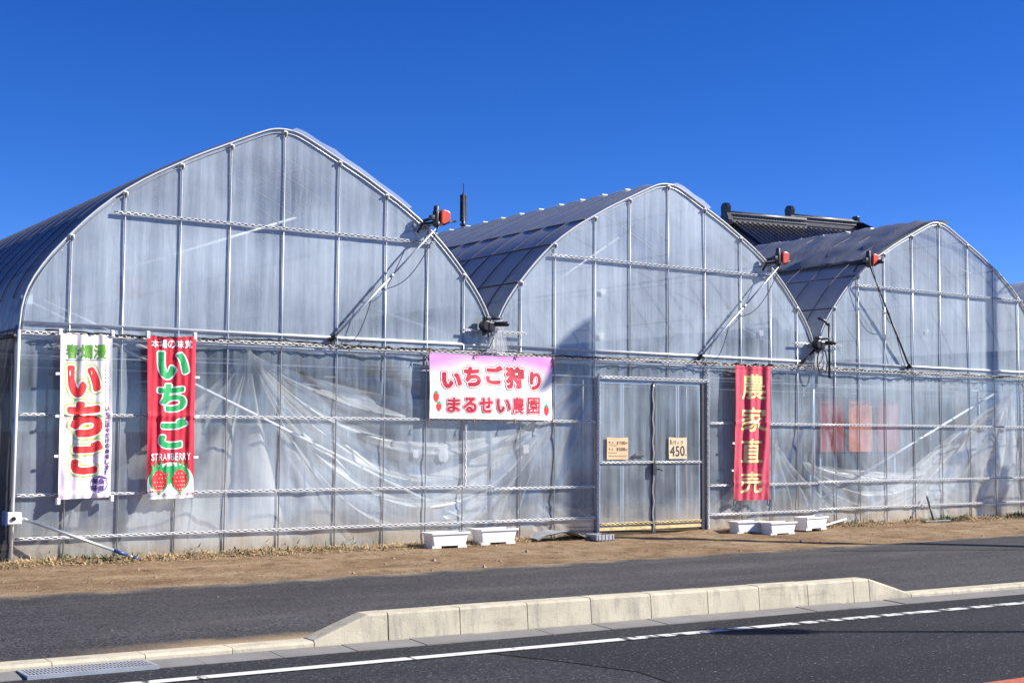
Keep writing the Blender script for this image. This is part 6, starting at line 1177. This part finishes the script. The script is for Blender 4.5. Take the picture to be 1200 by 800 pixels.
b = MB(); b.box(.9, 10.0, -3.4, 3.4, 0, RZ-2.75); HB(b, 'wall', M_['plaster'], hs_)
b = MB(); b.poly([(.9, -3.4, RZ-2.76), (.9, 3.4, RZ-2.76), (.9, 0, RZ-.6)]); b.poly([(1.0, -3.4, RZ-2.76), (1.0, 0, RZ-.6), (1.0, 3.4, RZ-2.76)]); HB(b, 'gable_wall', M_['plaster'], hs_)
for x in (2.2, 5.0):
    b = MB(); b.box(x, x+1.6, -3.46, -3.40, 4.6, 5.9); o = HB(b, 'window', M_['wood'], hs_)
    c = MB(); c.box(x+.1, x+1.5, -3.475, -3.462, 4.7, 5.8); HB(c, 'pane', M_['tile'], o)
mx, my = 49.0, 69.0
ms = thing('radio_mast', (mx, my, 0), 'slender dark radio mast with upright aerials standing beyond the roofs', 'mast')
b = MB(); b.tube([(mx, my, 0), (mx, my, 15.5), (mx, my, 19.1)], [.32, .17, .10], 10); b.build('pole', M_['darkmetal'], ms, True)
b = MB(); b.tube([(mx, my, 19.0), (mx, my, 19.8)], .035, 6); b.build('lightning_rod', M_['darkmetal'], ms)
for a, z0, z1 in ((0, 17.0, 19.0), (2.1, 17.0, 19.0), (4.2, 17.0, 19.0), (1.0, 15.0, 16.5), (3.1, 15.0, 16.5), (5.2, 15.0, 16.5)):
    x, y = mx+.20*cos(a), my+.20*sin(a); b = MB(); b.box(x-.07, x+.07, y-.06, y+.06, z0, z1); o = b.build('aerial_panel', M_['darkmetal'], ms, bevel=.02)
    c = MB(); c.tube([(mx, my, z0+.4), (x, y, z0+.4)], .04, 6); c.tube([(mx, my, z1-.4), (x, y, z1-.4)], .04, 6); c.build('mounting_arm', M_['steel'], o)
for z in (16.7, 14.7): b = MB(); b.tube([(mx, my, z), (mx, my, z+.12)], .26, 12); b.build('platform', M_['darkmetal'], ms)

# ------------------------------------------------------------------ roadside poles that throw their shadows across the scene
def dirto(L, x, y): return x+L*S.x/cos(SUN_EL), y+L*S.y/cos(SUN_EL)
TE = math.tan(SUN_EL)
L_ = 10.0; px_, py_ = dirto(L_, 7.57, 0); H = 2.62+L_*TE
up = thing('utility_pole', (px_, py_, 0), 'grey concrete pole with a hooded lamp panel at the kerb, right of the frame', 'pole')
b = MB(); b.tube([(px_, py_, -.4), (px_, py_, H)], [.125, .12], 14); b.build('shaft', M_['concrete_pole'], up, True)
b = MB(); fan_ = []
Rv = Vector((-S.y, S.x, 0)).normalized()*-1
pts = [(.12, .30), (.0, .32), (-.14, .27), (-.27, .18), (-.38, .06), (-.46, -.10), (-.50, -.22), (.10, -.22)]
n = len(pts); D = Vector((S.x, S.y, 0)).normalized()*.05
rv = Vector((cos(SUN_AZ), sin(SUN_AZ), 0))
for k in (-1, 1): b.v += [tuple(Vector((px_, py_, H))+rv*a+Vector((0, 0, h))+D*k) for a, h in pts]
b.f = [tuple(range(n)), tuple(range(n, 2*n))[::-1]] + [(i, n+i, n+(i+1) % n, (i+1) % n) for i in range(n)]
b.build('lamp_hood', M_['darkmetal'], up)
L_ = 5.0; px_, py_ = dirto(L_, 16.70, 0); 
up = thing('utility_pole', (px_, py_, 0), 'tall concrete pole with a low box, cross arms and wire loops beyond the right edge', 'pole')
b = MB(); b.tube([(px_, py_, -.4), (px_, py_, 9.5)], [.105, .085], 14); b.build('shaft', M_['concrete_pole'], up, True)
zb = .48+L_*TE; b = MB(); b.tube([(px_-rv.x*.03, py_-rv.y*.03, zb-.19), (px_-rv.x*.03, py_-rv.y*.03, zb-.15), (px_-rv.x*.03, py_-rv.y*.03, zb+.19), (px_-rv.x*.03, py_-rv.y*.03, zb+.21)], [.18, .24, .24, .2], 14); b.build('junction_box', M_['darkmetal'], up, True)
b = MB(); b.tube([tuple(Vector((px_, py_, zb))+rv*(.26+.09*sin(a*.393))+Vector((0, 0, .16*cos(a*.393)))) for a in range(17)], .012, 5); b.build('wire_loop', M_['black'], up, True)
for z in (4.12, 3.88):
    zz = z+L_*TE; b = MB(); b.tube([tuple(Vector((px_, py_, zz))+rv*.0), tuple(Vector((px_, py_, zz))+rv*.55)], .02, 6); b.build('cross_arm', M_['steel'], up, True)
b = MB(); b.tube([tuple(Vector((px_, py_, 4.1+L_*TE))+rv*(.5-.5*cos(pi*k/10))*1.1+Vector((0, 0, -.4*sin(pi*k/10)))) for k in range(11)], .012, 5); b.build('wire_loop', M_['black'], up, True)
L_ = 10.0; px_, py_ = dirto(L_, 4.55, -6.42); H = -.25+L_*TE
lp = thing('street_lamp', (px_, py_, -.13), 'slim street lamp on the far pavement, out of the frame to the right', 'street lamp')
b = MB(); b.tube([(px_, py_, -.2), (px_, py_, H)], [.075, .04], 12); b.build('shaft', M_['steel'], lp, True)
b = MB(); b.tube([(px_, py_, H-.30), (px_, py_, H-.25), (px_, py_, H+.18), (px_, py_, H+.26)], [.08, .17, .20, .08], 14); b.build('lamp_head', M_['darkmetal'], lp, True)

for r, dx in ((wb, .012), (rb, .02), (fb, .06), (sg, .055)): r.location.x -= dx      # they hang a little in front of the film
